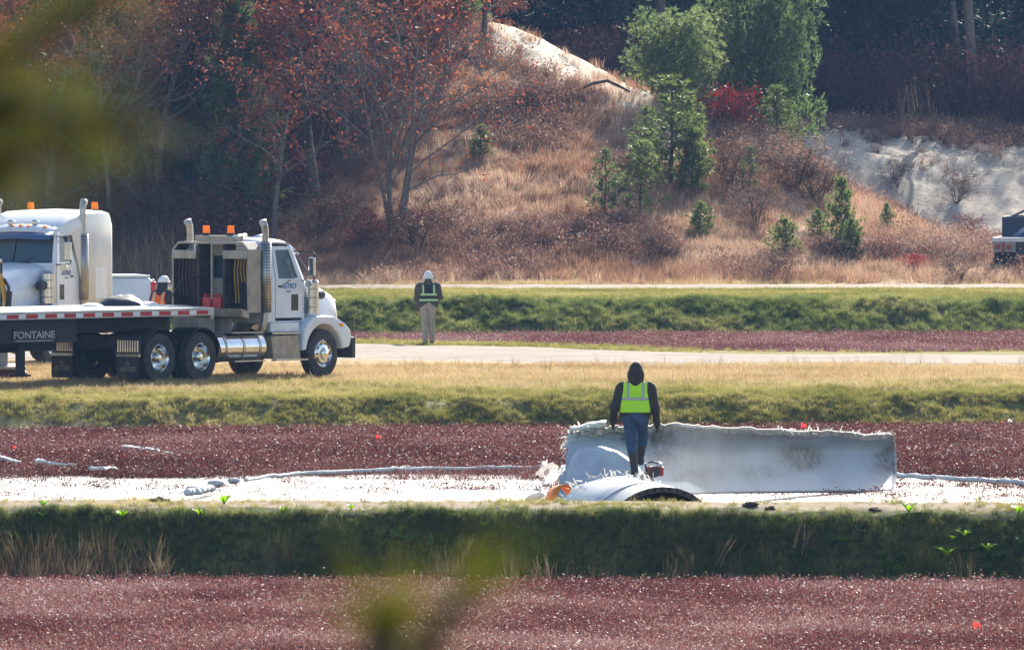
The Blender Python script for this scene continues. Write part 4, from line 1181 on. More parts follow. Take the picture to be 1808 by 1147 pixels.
# ---- loose torn pieces left of the shell
def scrap(name, pts, material, label, cat, group=None, thick=.02, seed=0, parentless=True):
    """crumpled sheet from a small grid of picture points with depth"""
    rows = []; c = P(*pts[0][0])
    base = Vector((c.x, c.y, min(P(*q).z for r in pts for q in r)))
    NU_, NV_ = 9, 7
    for i in range(NU_):
        row = []
        for j in range(NV_):
            u = i / (NU_ - 1) * (len(pts) - 1); v = j / (NV_ - 1) * (len(pts[0]) - 1)
            i0, j0 = min(int(u), len(pts) - 2), min(int(v), len(pts[0]) - 2); fu, fv = u - i0, v - j0
            q = lambda a, b_: P(*pts[a][b_])
            p = (q(i0, j0) * (1 - fu) + q(i0 + 1, j0) * fu) * (1 - fv) + (q(i0, j0 + 1) * (1 - fu) + q(i0 + 1, j0 + 1) * fu) * fv
            nz_ = float(fbm(i * .5 + seed, j * .5, 17, 3)) - .5
            row.append(p + Vector((.08 * nz_, .25 * nz_, .12 * (float(vnoise(i * .7, j * .7 + seed, 19)) - .5))) - base)
        rows.append(row)
    o = MB().grid(rows).build(name, material, None, smooth=False, solid=thick)
    o.location = base
    return tag(o, label, cat, group)
GD = 'torn scraps beside the blade shell'
M_SCRAP = mat('scrap_grey', (.38, .37, .34), .7, var=.35, scale=5, dirt=(.12, .09, .07), dirt_amt=.5)
scrap('torn_panel', [[(958, 852, 144), (966, 838, 145), (978, 828, 146)], [(972, 858, 143.6), (984, 846, 144.5), (990, 836, 145.5)]], M_SCRAP, 'grey folded scrap leaning against the left end of the shell', 'debris', GD, seed=1)
scrap('torn_panel', [[(942, 838, 150), (955, 826, 152), (972, 815, 153)], [(950, 846, 149), (966, 838, 150), (988, 828, 151)]], mat('scrap_brown', (.16, .11, .085), .85, var=.4, scale=6), 'brown torn core piece behind the grey folded scrap', 'debris', GD, seed=2)
scrap('torn_panel', [[(955, 818, 154), (964, 813, 154.4)], [(964, 830, 153), (970, 828, 153.4)]], M_TUBE, 'small white torn tip sticking up left of the shell', 'debris', GD, seed=3)
scrap('torn_panel', [[(985, 838, 147), (994, 818, 148)], [(990, 845, 146.5), (998, 826, 147)]], M_TUBE, 'white torn strip at the left edge of the shell', 'debris', GD, seed=4)

# ---- orange lifting sling by the tube
mb = MB(); path = [(974, 898), (973, 880), (979, 865), (990, 857), (999, 861), (1008, 874), (1020, 898)]
pts = [spl([P(x, y, 138.6) for x, y in path], t) for t in np.linspace(0, 1, 28)]
c0 = Vector((pts[0].x, pts[0].y, -.2)); rows = []
for i, p in enumerate(pts):
    t = i / 27; w = .14 * (1 - t) + .07 * t
    rows.append([p - c0 + Vector((-w * .7, .12, -w * .1)), p - c0 + Vector((0, .0, .01)), p - c0 + Vector((w * .7, -.12, .02))])
o = mb.grid(rows).build('lifting_sling', lampmat('sling_orange', (.85, .34, .02), .3), None, smooth=True, solid=.012)
o.location = c0
tag(o, 'orange lifting sling looped beside the white root tube', 'sling')

# ---- saw on the tube
q = P(1155, 846, 139.2)
saw = empty('cutoff_saw', q, .3, 'red motor saw standing on top of the white tube', 'saw')
mr_, mk_ = mat('saw_red', (.35, .03, .025), .4), mat('saw_black', (.03, .03, .03), .5)
MB().box((-.11, -.09, .05), (.13, .09, .2)).build('engine_housing', mr_, saw, bevel=.025)
MB().cyl((-.02, -.1, .12), (-.02, .1, .12), .085, n=18).build('recoil_cover', mk_, saw, auto=40)
MB().tube([(-.12, 0, .1), (-.14, 0, .22), (-.05, 0, .27), (.06, 0, .25), (.1, 0, .2)], .016).build('handle', mk_, saw, smooth=True)
MB().cyl((.09, -.02, .2), (.09, .05, .225), .05, n=14).build('filler_cap', mat('cap_white', (.7, .7, .7), .5), saw)
MB().cyl((-.1, .03, .22), (-.1, .03, .245), .05, n=14).build('air_filter_cap', mat('cap_white', (.7, .7, .7), .5), saw)
MB().cyl((-.12, -.02, .0), (-.12, .0, .0), .12, n=24).build('cutting_disc', mat('steel_disc', (.3, .3, .3), .4, .8), saw)

# ---- white absorbent boom along the edge of the flooded strip
M_BOOM = mat('boom_white', (.78, .77, .75), .8, var=.15, scale=6, bump=.3)
def zpx(x, y, z=.02):
    d = (HC - z) * FPX / (y - 166.0); return Vector((XW(x, d), d, z))
def boom(path, r, label):
    pts = [zpx(x, y, .12) for x, y in path]
    c = Vector((pts[0].x, pts[0].y, 0)); n = 60
    pp = []; rr = []
    for i in range(n + 1):
        p = spl(pts, i / n) - c
        p.z = .12 + .03 * (float(vnoise(i * .4, 2, 23)) - .5); p.y += .25 * (float(vnoise(i * .35, 5, 25)) - .5)
        pp.append(p); rr.append(r * (.8 + .4 * float(vnoise(i * .9, 8, 27))))
    o = MB().tube(pp, rr, 10).build('absorbent_boom', M_BOOM, None, smooth=True)
    o.location = c
    return tag(o, label, 'boom', 'white booms on the water')
boom([(432, 847), (480, 840), (540, 835), (640, 830), (760, 827), (880, 826), (955, 824)], .032, 'long white boom curving along the water left of the wreck')
boom([(1582, 838), (1640, 842), (1700, 845), (1760, 849), (1830, 853)], .042, 'white boom at the waterline right of the blade shell')
boom([(330, 869), (352, 866), (375, 861)], .055, 'short thick white boom end at the near edge of the water')
for x, y, s, lb in [(380, 860, .08, 'grey white sandbag at the bend of the boom'), (412, 853, .06, 'rounded white bag just right of the grey sandbag'), (340, 869, .07, 'white bag at the very end of the boom')]:
    c = zpx(x, y, 0); rows = []
    for i in range(9):
        th = math.pi * i / 8
        rows.append([Vector((s * 1.7 * math.sin(th) * math.cos(a) * (1 + .2 * float(vnoise(i, a, 29))), s * 1.2 * math.sin(th) * math.sin(a), s * .75 + s * .8 * math.cos(th))) for a in np.linspace(0, 2 * math.pi, 14)])
    o = MB().grid(rows).build('sandbag', mat('bag_white', (.62, .61, .6), .85, var=.2, scale=7, bump=.4), None, smooth=True)
    o.location = c; tag(o, lb, 'bag', 'bags at the bend of the boom')
# ---- white splinters lying on the vines
def splinter(path, r, label, zz=.24):
    pts = [zpx(x, y, zz) for x, y in path]; c = Vector((pts[0].x, pts[0].y, pts[0].z))
    n = 14; pp = [spl(pts, i / n) - c + Vector((0, 0, .03 * (float(vnoise(i * .8, path[0][0], 33)) - .5))) for i in range(n + 1)]
    rr = [r * (1.1 - .75 * i / n) * (.75 + .5 * float(vnoise(i * 1.3, path[0][0], 35))) for i in range(n + 1)]
    o = MB().tube(pp, rr, 5).build('blade_splinter', M_TUBE, None)
    o.location = c
    return tag(o, label, 'debris', 'white splinters on the vines')
splinter([(219, 790), (250, 793), (280, 796), (307, 802)], .055, 'longest white splinter lying on the vines below the trailer')
splinter([(-10, 806), (15, 811), (37, 816)], .05, 'white splinter cut off by the left edge, with a red flag beside it')
splinter([(66, 813), (75, 815), (82, 816)], .055, 'short white stub between two splinters on the left')
splinter([(85, 818), (110, 819), (134, 820)], .03, 'thin pinkish splinter beside the short white stub')
splinter([(160, 826), (180, 827), (196, 824), (207, 827)], .035, 'crooked white splinter nearest the water on the left', .2)
for x, y in [(690, 826)]:
    splinter([(x, y), (x + 30, y - 2), (x + 60, y - 1)], .02, 'thin splinter lying against the long boom', .1)
# ---- marking flags
def flag(px, py, hpx, color, d_z, label, lean=.1):
    c = zpx(px, py, 0); c.z = tz(c.x, c.y); k = c.y / FPX
    e = empty('marker_flag', c, 0, label, 'flag', 'wire marker flags on the bog')
    H = hpx * k + d_z + .12
    MB().cyl((0, 0, -.1), (lean * H, 0, H), .004, n=6).build('wire', mat('flag_wire', (.3, .3, .3), .5, .6), e)
    w = hpx * k * .6; rows = []
    for i in range(5):
        t = i / 4
        rows.append([Vector((lean * H + w * t, .03 * math.sin(t * 5), H - hpx * k * .1 - .35 * w * t)), Vector((lean * H * .8 + w * t * .95, .03 * math.sin(t * 5 + .6), H - hpx * k * (.75 - .25 * t) - .2 * w * t))])
    MB().grid(rows).build('cloth', lampmat('flag_' + color, dict(pink=(.95, .26, .24), orange=(.95, .35, .03), white=(.9, .9, .88))[color], .65), e, smooth=True, solid=.002)
    return e
flag(660, 802, 14, 'pink', .08, 'pink flag on the vines left of the wreck')
flag(1411, 776, 18, 'pink', .06, 'pink flag just above the top edge of the blade shell')
flag(1714, 1108, 24, 'pink', .04, 'pink flag in the near bog at lower right')
flag(18, 818, 12, 'pink', .05, 'pink flag beside the splinter at the left edge')
flag(1766, 754, 8, 'orange', .05, 'orange flag at the foot of the bank on the right')
flag(1777, 756, 14, 'white', .04, 'white flag next to the orange one on the right')
# ================================================================ vehicles
WHITE = mat('truck_white', (.66, .72, .79), .32, var=.06, scale=2, coat=.3, dirt=(.38, .38, .38), dirt_amt=.35)
CREAM = mat('rack_cream', (.37, .32, .26), .6, var=.15, scale=5, dirt=(.2, .16, .11), dirt_amt=.5)
CHROME = mat('chrome', (.72, .72, .72), .16, 1.0, var=.08, dirt=(.3, .26, .2), dirt_amt=.25)
STEEL = mat('dull_steel', (.42, .40, .37), .38, .9, var=.2, scale=6)
BLACK = mat('chassis_black', (.022, .020, .020), .6, var=.3, scale=5)
RUBBER = mat('tyre_rubber', (.030, .029, .029), .85, var=.25, scale=9, dirt=(.16, .13, .09), dirt_amt=.4)
AMBER = lampmat('amber_lens', (1.0, .40, .02), .5)
REDL = lampmat('red_lens', (.75, .03, .03), .25)
GLASS = glassmat('cab_glass', (.10, .15, .16), .45)
GLASSD = glassmat('windscreen_glass', (.06, .10, .13), .2)
TAN = mat('step_tan', (.36, .30, .22), .6, var=.2, scale=6)
BLUEP = mat('decal_blue', (.03, .10, .38), .4)
def wheel(parent, x, y, side, dual=False, r=.525, w=.27, rimm=None):
    """tyre with its rim; side +1 left, -1 right; dual: deep-dished outer wheel"""
    T = Matrix.Translation((x, y, r)) @ Matrix.Diagonal((1, side, 1, 1))
    h = w / 2
    mb = MB(); mb.lathe([(.29, -h * .9), (r * .8, -h), (r * .97, -h * .86), (r, -h * .55), (r, -.02), (r - .012, -.01), (r - .012, .01), (r, .02), (r, h * .55), (r * .97, h * .86), (r * .8, h), (.29, h * .9), (.29, -h * .9)], 36, T)
    t = mb.build('wheel', RUBBER, parent, auto=35)
    mb = MB()
    if dual:
        mb.lathe([(.295, h * .9), (.285, h * .95), (.27, h * .8), (.25, 0.02), (.225, -.05), (.13, -.06), (.115, -.02), (.10, .09), (.06, .12), (.0, .125)], 30, T)
    else:
        mb.lathe([(.295, h * .9), (.285, h * .97), (.262, h * .7), (.255, h * .55), (.20, h * .95), (.13, h * 1.05), (.12, h * 1.3), (.07, h * 1.55), (0, h * 1.6)], 30, T)
    rm = mb.build('rim', rimm or CHROME, t, auto=30, fix=False)
    if not dual:
        for k in range(10):
            a = 2 * math.pi * k / 10
            c = Vector((.215 * math.cos(a), h * .9, .215 * math.sin(a)))
            MB().cyl(T @ c, T @ (c + Vector((0, .012, 0))), .024, n=10).build('hand_hole', BLACK, t)
    return t
def truck(M, sleeper, label):
    e = empty('tractor_truck', label=label, cat='truck', group='white tractor trucks', M=M)
    dz = .16 if sleeper else 0
    for s in (-1, 1):
        MB().box((-1.35, s * .42 - .04, .74), (5.7, s * .42 + .04, 1.0)).build('frame_rail', BLACK, e)
        for x in (-.69, .69):
            wheel(e, x, s * .74, s, True); wheel(e, x, s * 1.06, s, True)
        wheel(e, 4.9, s * 1.03, s)
        MB().cyl((4.9, s * .3, .525), (4.9, s * .95, .525), .07).build('axle', BLACK, e)
        # fuel tank with straps
        tk = MB().cyl((1.25, s * .93, .70), (2.85, s * .93, .70), .30, n=28).build('fuel_tank', CHROME, e, auto=40)
        for x in (1.5, 2.1, 2.65):
            MB().lathe([(.304, -.03), (.312, -.03), (.312, .03), (.304, .03)], 28, Matrix.Translation((x, s * .93, .70)) @ Matrix.Rotation(math.pi / 2, 4, 'Z')).build('tank_strap', STEEL, tk)
        MB().box((1.7, s * .93 - .28, 1.0), (2.75, s * .93 + .24, 1.025)).build('tank_step', STEEL, tk, bevel=.006)
        MB().box((1.75, s * 1.2 - .05, .40), (2.8, s * 1.2 + .05, .43)).build('lower_step', STEEL, tk)
        # battery box and steps below the door
        bx = MB().prism([(3.2, .44), (4.15, .44), (4.05, .93), (3.12, .93)], s * .72, s * 1.14).build('battery_box', TAN, e, bevel=.015)
        MB().box((3.15, s * 1.14 - (.02 if s > 0 else .12), .40), (4.25, s * 1.14 + (.12 if s > 0 else .02), .435)).build('step_plate', STEEL, bx)
        MB().box((3.15, s * 1.05 - .1, .96), (4.1, s * 1.05 + .1, 1.0)).build('step_plate', STEEL, bx)
        MB().box((3.2, s * .98 - .08, 1.0), (4.2, s * .98 + .06, 1.2)).build('cab_skirt', WHITE, e, bevel=.02)
        # drive wheel guards
        mb = MB(); mb.lathe([(.60, -.32), (.615, -.32), (.615, .32), (.60, .32), (.60, -.32)], 22, Matrix.Translation((.69, s * .92, .53)), math.radians(8), math.radians(125)); mb.build('wheel_guard', BLACK, e, auto=40)
        mb = MB(); mb.lathe([(.60, -.32), (.615, -.32), (.615, .32), (.60, .32), (.60, -.32)], 22, Matrix.Translation((-.69, s * .92, .53)), math.radians(55), math.radians(172)); mb.build('wheel_guard', BLACK, e, auto=40)
        # ribbed quarter fender and flap behind the wheels
        qf = MB().box((-1.42, s * .92 - .31, .62), (-1.39, s * .92 + .31, 1.0)).build('quarter_fender', BLACK, e)
        for k in range(9):
            y = s * .92 - .27 + k * .0675
            MB().cyl((-1.44, y, .66), (-1.44, y, .90), .022, n=8).build('fender_rib', CHROME, qf)
        MB().box((-1.47, s * .92 - .31, .56), (-1.40, s * .92 + .31, .62)).build('flap_hanger', STEEL, qf)
        fl = MB().box((-1.45, s * .92 - .30, .10), (-1.435, s * .92 + .30, .57)).build('mud_flap', RUBBER, e)
        lettering('flap_lettering', 'ASTRO', .14, mat('flap_print', (.30, .25, .17), .8), fl, basis((0, -1, 0), (0, 0, 1), (-1.454, s * .92, .30)), .001, .2)
        MB().prism([(-.06, .38), (0, .48), (.06, .38), (.035, .38), (0, .44), (-.035, .38)], -1.455, -1.452, 'x', Matrix.Translation((0, s * .92, 0))).build('flap_emblem', mat('flap_print', (.30, .25, .17), .8), fl)
        # steer fender
        arc = [(4.9 + .63 * math.cos(a), .525 + .63 * math.sin(a)) for a in np.linspace(math.radians(18), math.radians(172), 20)]
        outl = [(5.52, .62), (5.78, .66), (5.84, .84), (5.80, 1.02), (5.66, 1.14), (5.45, 1.24), (5.2, 1.32), (4.8, 1.335), (4.5, 1.30), (4.28, 1.15), (4.18, .95), (4.14, .60)]
        MB().prism(arc + outl[::-1], s * .58, s * 1.2).build('steer_fender', WHITE, e, bevel=.04)
        hl = MB().box((5.79, s * .88 - .16, .88), (5.86, s * .88 + .16, 1.06)).build('headlight', glassmat('lamp_glass', (.6, .62, .62), .2), e, bevel=.02)
        MB().box((5.4, s * 1.205 - .012, 1.10), (5.52, s * 1.205 + .012, 1.16)).build('side_marker', AMBER, e)
        # exhaust stack with perforated guard
        st = MB().tube([(2.92, s * 1.0, .95), (3.0, s * 1.04, 1.2), (3.02, s * 1.06, 1.5), (3.02, s * 1.06, 3.1 + dz * 2), (3.0, s * 1.06, 3.24 + dz * 2), (2.92, s * 1.06, 3.36 + dz * 2)], [.075, .075, .075, .075, .078, .085], 14).build('exhaust_stack', STEEL, e, smooth=True)
        mb = MB(); mb.lathe([(.13, 0), (.13, 1.5)], 20, Matrix.Translation((3.02, s * 1.06, 1.42)) @ Matrix.Rotation(math.pi / 2, 4, 'X')); mb.build('stack_guard', STEEL, st, smooth=True, solid=.006)
        for k in range(24):
            z = 1.47 + k * .06
            mb = MB(); mb.lathe([(.1345, -.010), (.1345, .010)], 14, Matrix.Translation((3.02, s * 1.06, z)) @ Matrix.Rotation(math.pi / 2, 4, 'X')); mb.build('guard_slot', BLACK, st, fix=False)
        # air cleaner
        ac = MB().cyl((4.72, s * .98, 1.38), (4.72, s * .98, 2.04), .155, n=24).build('air_cleaner', CHROME, e, auto=40)
        for z in (1.52, 1.72, 1.9):
            MB().lathe([(.157, -.012), (.163, 0), (.157, .012)], 24, Matrix.Translation((4.72, s * .98, z)) @ Matrix.Rotation(math.pi / 2, 4, 'X')).build('cleaner_band', STEEL, ac)
        MB().cyl((4.72, s * .98, 2.04), (4.72, s * .98, 2.10), .165, .12, 20).build('cleaner_cap', STEEL, ac)
        MB().cyl((4.92, s * .95, 1.78), (5.12, s * .93, 1.78), .10, n=16).build('intake_snout', BLACK, ac)
        # mirror on its frame
        mi = MB().tube([(4.18, s * .93, 2.72 + dz), (4.35, s * 1.3, 2.68 + dz), (4.35, s * 1.36, 2.66 + dz), (4.33, s * 1.36, 2.1 + dz), (4.36, s * 1.0, 2.08 + dz)], .014, 6).build('mirror_bracket', BLACK, e)
        MB().tube([(4.2, s * .95, 2.68 + dz), (4.33, s * 1.28, 2.2 + dz)], .01, 6).build('mirror_stay', STEEL, mi)
        MB().box((4.30, s * 1.30 - .08, 2.18 + dz), (4.37, s * 1.30 + .08, 2.58 + dz)).build('mirror', CHROME, mi, bevel=.02)
        MB().cyl((4.36, s * 1.2, 2.02 + dz), (4.33, s * 1.2, 2.02 + dz), .085, n=16).build('round_mirror', CHROME, mi)
        # door: lower panel, frame round the window, pane
        y0, y1 = (s * 1.0, s * 1.025)
        dr = MB().box((3.42, min(y0, y1), 1.30), (4.34, max(y0, y1), 2.10 + dz)).build('door', WHITE, e, bevel=.008)
        mb = MB()
        def slab(u): return [Vector((x, s * (1.0 if z < 2.2 else 1.0 - .11 * (z - 2.1) / .75), z)) for x, z in u]
        frame = [(3.42, 2.1), (4.34, 2.1), (4.06, 2.82), (3.42, 2.82)]; hole = [(3.52, 2.13), (4.2, 2.13), (3.99, 2.74), (3.52, 2.74)]
        ring = [[Vector((x, s * (1.015 - .13 * (z - 2.1) / .75), z + dz)) for x, z in q] for q in (frame, hole)]
        mb.add(ring[0] + ring[1], [(0, 1, 5, 4), (1, 2, 6, 5), (2, 3, 7, 6), (3, 0, 4, 7)]); mb.build('window_frame', WHITE, dr, solid=.03)
        MB().add([p - Vector((0, s * .015, 0)) for p in ring[1]], [(0, 1, 2, 3)]).build('window', GLASS, dr, solid=.006)
        MB().box((3.95, s * 1.018 - .012, 1.45), (4.20, s * 1.018 + .012, 1.80)).build('peep_window', mat('dark_pane', (.02, .025, .03), .15), dr, bevel=.01)
        MB().box((3.50, s * 1.03 - .01, 1.95), (3.62, s * 1.03 + .015, 1.99)).build('door_handle', BLACK, dr)
        ya = (-1, 0, 0) if s > 0 else (1, 0, 0)
        lettering('door_lettering', 'ASTRO', .155, BLUEP, dr, basis(ya, (0, 0, 1), (3.86, s * 1.032, 1.97 + dz * .5)), .002, .25)
        lettering('door_lettering', 'Crane', .06, BLUEP, dr, basis(ya, (0, 0, 1), (3.84, s * 1.032, 1.86 + dz * .5)), .002, .25)
        MB().tube([(3.75, s * 1.032, 2.03), (3.86, s * 1.032, 2.08), (3.92, s * 1.032, 2.10 + dz * .3)], .012, 5).build('door_emblem', mat('decal_brown', (.30, .14, .05), .5), dr)
    # cab shell
    zt = 2.84 + dz; mb = MB()
    for s in (-1, 1):
        mb.add([Vector((x, s * y, z)) for x, y, z in ((3.05, 1.0, 1.22), (3.41, 1.0, 1.22), (3.41, 1.0, 2.1 + dz), (3.41, .885, zt), (3.05, .885, zt), (3.05, 1.0, 2.1 + dz))], [(0, 1, 2, 5), (5, 2, 3, 4)])
        mb.add([Vector((x, s * y, z)) for x, y, z in ((4.35, 1.0, 1.22), (4.46, .96, 1.22), (4.46, .96, 2.1 + dz), (4.35, 1.0, 2.1 + dz), (4.12, .86, zt), (4.05, .885, zt))], [(0, 1, 2, 3), (3, 2, 4, 5)])
    wall = [(-1.0, 1.22), (1.0, 1.22), (1.0, 2.1 + dz), (.885, zt), (-.885, zt), (-1.0, 2.1 + dz)]
    win = [(-.42, 2.14), (.42, 2.14), (.42, 2.62), (-.42, 2.62)]
    mb.add([Vector((3.05, y, z)) for y, z in wall] + [Vector((3.05, y, z)) for y, z in win], [(0, 1, 7, 6), (1, 2, 7), (2, 8, 7), (2, 3, 8), (3, 4, 9, 8), (4, 5, 9), (5, 6, 9), (5, 0, 6)])
    mb.add([Vector(p) for p in ((4.46, -.96, 1.22), (4.46, .96, 1.22), (4.46, .96, 2.12 + dz), (4.46, -.96, 2.12 + dz))], [(0, 1, 2, 3)])
    mb.add([Vector(p) for p in ((3.05, -1, 1.22), (4.46, -.98, 1.22), (4.46, .98, 1.22), (3.05, 1, 1.22))], [(0, 1, 2, 3)])
    cab = mb.build('cab', WHITE, e, solid=.03)
    MB().box((3.2, -.75, 1.3), (3.6, -.2, 2.15 + dz)).box((3.2, .2, 1.3), (3.6, .75, 2.15 + dz)).build('seats', mat('seat_grey', (.06, .06, .065), .9), cab, bevel=.05)
    MB().box((4.1, -.88, 1.75), (4.42, .88, 2.08 + dz)).build('dashboard', mat('dash_dark', (.04, .04, .045), .8), cab, bevel=.04)
    MB().lathe([(.21, -.015), (.225, 0), (.21, .015), (.195, 0), (.21, -.015)], 24, Matrix.Translation((3.98, .45, 2.15 + dz)) @ Matrix.Rotation(math.radians(70), 4, 'Y') @ Matrix.Rotation(math.pi / 2, 4, 'X')).build('steering_wheel', BLACK, cab)
    MB().add([Vector((3.045, y, z)) for y, z in win], [(0, 1, 2, 3)]).build('rear_window', GLASS, cab, solid=.006)
    # roof
    rows = []
    for x, zo, hw in ((3.0, .0, .88), (3.05, .10, .89), (3.5, .15, .89), (3.95, .13, .88), (4.16, .04, .86), (4.22, -.02, .85)):
        rows.append([Vector((x, y * hw, zt + zo - .09 * abs(y) ** 3)) for y in np.linspace(-1.02, 1.02, 13)])
    MB().grid(rows).build('roof', WHITE, cab, smooth=True, solid=.04)
    # windscreen in two panes, visor, wipers
    for s in (-1, 1):
        q = [Vector(p) for p in ((4.47, s * .02, 2.14 + dz), (4.45, s * .93, 2.14 + dz), (4.14, s * .83, zt - .01), (4.17, s * .02, zt - .01))]
        pw = MB().add(q, [(0, 1, 2, 3)]).build('windscreen', GLASSD, cab, solid=.006)
        MB().tube([(4.48, s * .25, 2.15 + dz), (4.42, s * .5, 2.26 + dz)], .008, 5).build('wiper', BLACK, pw)
    MB().grid([[Vector((4.17, y, zt - .0 - .03 * abs(y))), Vector((4.40, y * 1.03, zt - .17 - .03 * abs(y)))] for y in np.linspace(-.86, .86, 9)]).build('sun_visor', mat('visor_blue', (.05, .10, .26), .35) if sleeper else WHITE, cab, smooth=True, solid=.02)
    for y in (-.6, -.2, 0, .2, .6):
        MB().cyl((4.02, y, zt + .12 - .06 * abs(y)), (4.12, y, zt + .10 - .06 * abs(y)), .045, .03, 12).build('roof_light', AMBER, cab, smooth=True)
    MB().tube([(3.9, -.9, zt - .05), (3.9, -1.0, zt + .1), (3.93, -1.02, zt + .75)], .006, 5).build('antenna', BLACK, cab)
    MB().cyl((3.5, .3, zt + .16), (4.0, .3, zt + .19), .03, .06, 12).build('air_horn', CHROME, cab, smooth=True)
    MB().cyl((3.5, -.3, zt + .16), (4.0, -.3, zt + .19), .03, .06, 12).build('air_horn', CHROME, cab, smooth=True)
    # hood
    rows = []
    for x, hw, top, bot in ((4.44, .84, 2.16 + dz * .6, 1.2), (4.7, .80, 2.14 + dz * .6, 1.15), (5.2, .71, 2.02 + dz * .5, 1.1), (5.7, .64, 1.87 + dz * .4, 1.0), (6.0, .61, 1.76 + dz * .4, .95), (6.07, .58, 1.68 + dz * .4, .95)):
        rows.append([Vector((x, hw * y, z)) for y, z in ((-1.03, bot), (-1.0, top - .35), (-.93, top - .12), (-.75, top - .02), (-.4, top + .02), (0, top + .035), (.4, top + .02), (.75, top - .02), (.93, top - .12), (1.0, top - .35), (1.03, bot))])
    hd = MB().grid(rows).build('hood', WHITE, e, smooth=True, solid=.03)
    gr = MB().box((6.03, -.56, .85), (6.09, .56, 1.66)).build('grille', CHROME, hd, bevel=.02)
    for k in range(9):
        MB().box((6.085, -.5 + k * .115, .92), (6.11, -.44 + k * .115, 1.6)).build('grille_bar', BLACK, gr)
    bmp = MB().prism([(5.86, -1.18), (6.0, -1.18), (6.14, -.85), (6.16, 0), (6.14, .85), (6.0, 1.18), (5.86, 1.18), (5.95, 0)], .42, .86, 'z').build('bumper', BLACK if not sleeper else CHROME, e, bevel=.02)
    MB().cyl((5.98, -1.16, .8), (5.99, -1.17, 1.65), .010, .006, 6).build('guide_pole', mat('pole_brown', (.22, .16, .08), .6), bmp)
    # fifth wheel and rear deck
    MB().cyl((.1, 0, 1.10), (.1, 0, 1.16), .46, n=24).build('fifth_wheel', BLACK, e)
    MB().box((-.35, -.35, .98), (.5, .35, 1.10)).build('fifth_wheel_stand', BLACK, e)
    MB().box((-1.38, -.75, .74), (-1.30, .75, .98)).build('rear_crossmember', BLACK, e)
    for x in (-.69, .69): MB().cyl((x, -.95, .525), (x, .95, .525), .09, n=12).build('axle', BLACK, e)
    def beacon(x, y, z, parent):
        b = MB().cyl((x, y, z), (x, y, z + .05), .085, n=16).build('beacon', BLACK, parent)
        MB().cyl((x, y, z + .05), (x, y, z + .21), .078, .07, 16).build('beacon_lens', AMBER, b, auto=40)
    if sleeper:
        rows = []
        for x, top in ((1.55, 3.34), (1.62, 3.42), (2.2, 3.44), (2.9, 3.42), (3.5, 3.30), (3.9, 3.12), (4.05, 3.02)):
            hw = 1.1 if x < 3 else 1.1 - (x - 3) * .2
            rows.append([Vector((x, hw * y, z)) for y, z in ((-1, 1.25 if x < 3.06 else 2.9), (-1, top - .25), (-.96, top - .06), (-.8, top), (0, top + .03), (.8, top), (.96, top - .06), (1, top - .25), (1, 1.25 if x < 3.06 else 2.9))])
        sl_ = MB().grid(rows).build('sleeper', WHITE, e, auto=50, solid=.03)
        MB().add([Vector(p) for p in ((1.56, -1.1, 1.25), (1.56, 1.1, 1.25), (1.56, 1.1, 3.1), (1.56, 1.03, 3.33), (1.56, -1.03, 3.33), (1.56, -1.1, 3.1))], [(0, 1, 2, 3, 4, 5)]).build('sleeper_rear_wall', WHITE, sl_, solid=.03)
        for s in (-1, 1):
            MB().box((1.85, s * 1.105 - .012, 1.45), (2.45, s * 1.105 + .012, 2.15)).build('locker_door', WHITE, sl_, bevel=.01)
        beacon(1.8, .8, 3.42, sl_); beacon(1.8, -.8, 3.42, sl_)
    else:
        # open rack behind the cab
        rk = empty('temp'); bpy.data.objects.remove(rk)
        mb = MB(); W_ = 1.08; z0, z1 = 1.42, 2.92; xa, xb = 2.42, 2.86
        outl = [(-W_, z0), (W_, z0), (W_, z1 - .17), (W_ - .17, z1), (-W_ + .17, z1), (-W_, z1 - .17)]
        inn = [(-W_ + .05, z0 + .05), (W_ - .05, z0 + .05), (W_ - .05, z1 - .19), (W_ - .19, z1 - .05), (-W_ + .19, z1 - .05), (-W_ + .05, z1 - .19)]
        vs = [Vector((x, y, z)) for x in (xa, xb) for y, z in outl] + [Vector((x, y, z)) for x in (xa, xb) for y, z in inn]
        fs = []
        for i in range(6):
            j = (i + 1) % 6
            fs += [(i, j, 6 + j, 6 + i), (12 + i, 18 + i, 18 + j, 12 + j), (i, 12 + i, 12 + j, j), (6 + i, 6 + j, 18 + j, 18 + i)]
        rack = mb.add(vs, fs).build('cab_rack', [CREAM, mat('rack_inside', (.06, .042, .038), .9, var=.3, scale=6)], e, bevel=.012)
        for pi, pg in enumerate(rack.data.polygons):
            if pi % 4 == 1: pg.material_index = 1
        for y0, y1, zz0, zz1 in ((-1.08, -.36, 1.47, 2.7), (.36, 1.08, 1.47, 2.7), (-.36, .36, 1.47, 2.1), (-.36, .36, 2.62, 2.86)):
            MB().box((xb - .02, y0, zz0), (xb, y1, zz1)).build('back_panel', mat('rack_inside', (.06, .042, .038), .9, var=.3, scale=6) if abs(y0 + y1) > .5 else CREAM, rack)
        for y in (-.36, .36): MB().box((xa + .03, y - .03, z0 + .05), (xb - .03, y + .03, z1 - .05)).build('divider', mat('rack_inside', (.10, .07, .06), .9), rack)
        MB().box((xa + .05, -.02, 1.7), (xa + .09, .02, 2.86)).build('centre_post', CREAM, rack)
        for y0, y1 in ((-1.05, -.38), (.38, 1.05)):
            MB().box((xa - .03, y0, 2.56), (xa + .01, y1, 2.74)).build('flap_panel', CREAM, rack, bevel=.01)
        tr = MB().prism([(xa - .28, 1.52), (xa, 1.46), (xa, 1.30), (xa - .20, 1.34)], -1.1, .05).build('tray', TAN, rack, bevel=.01)
        MB().prism([(xa - .20, 1.58), (xa, 1.56), (xa, 1.32), (xa - .14, 1.34)], .5, 1.1).build('tray', TAN, rack, bevel=.01)
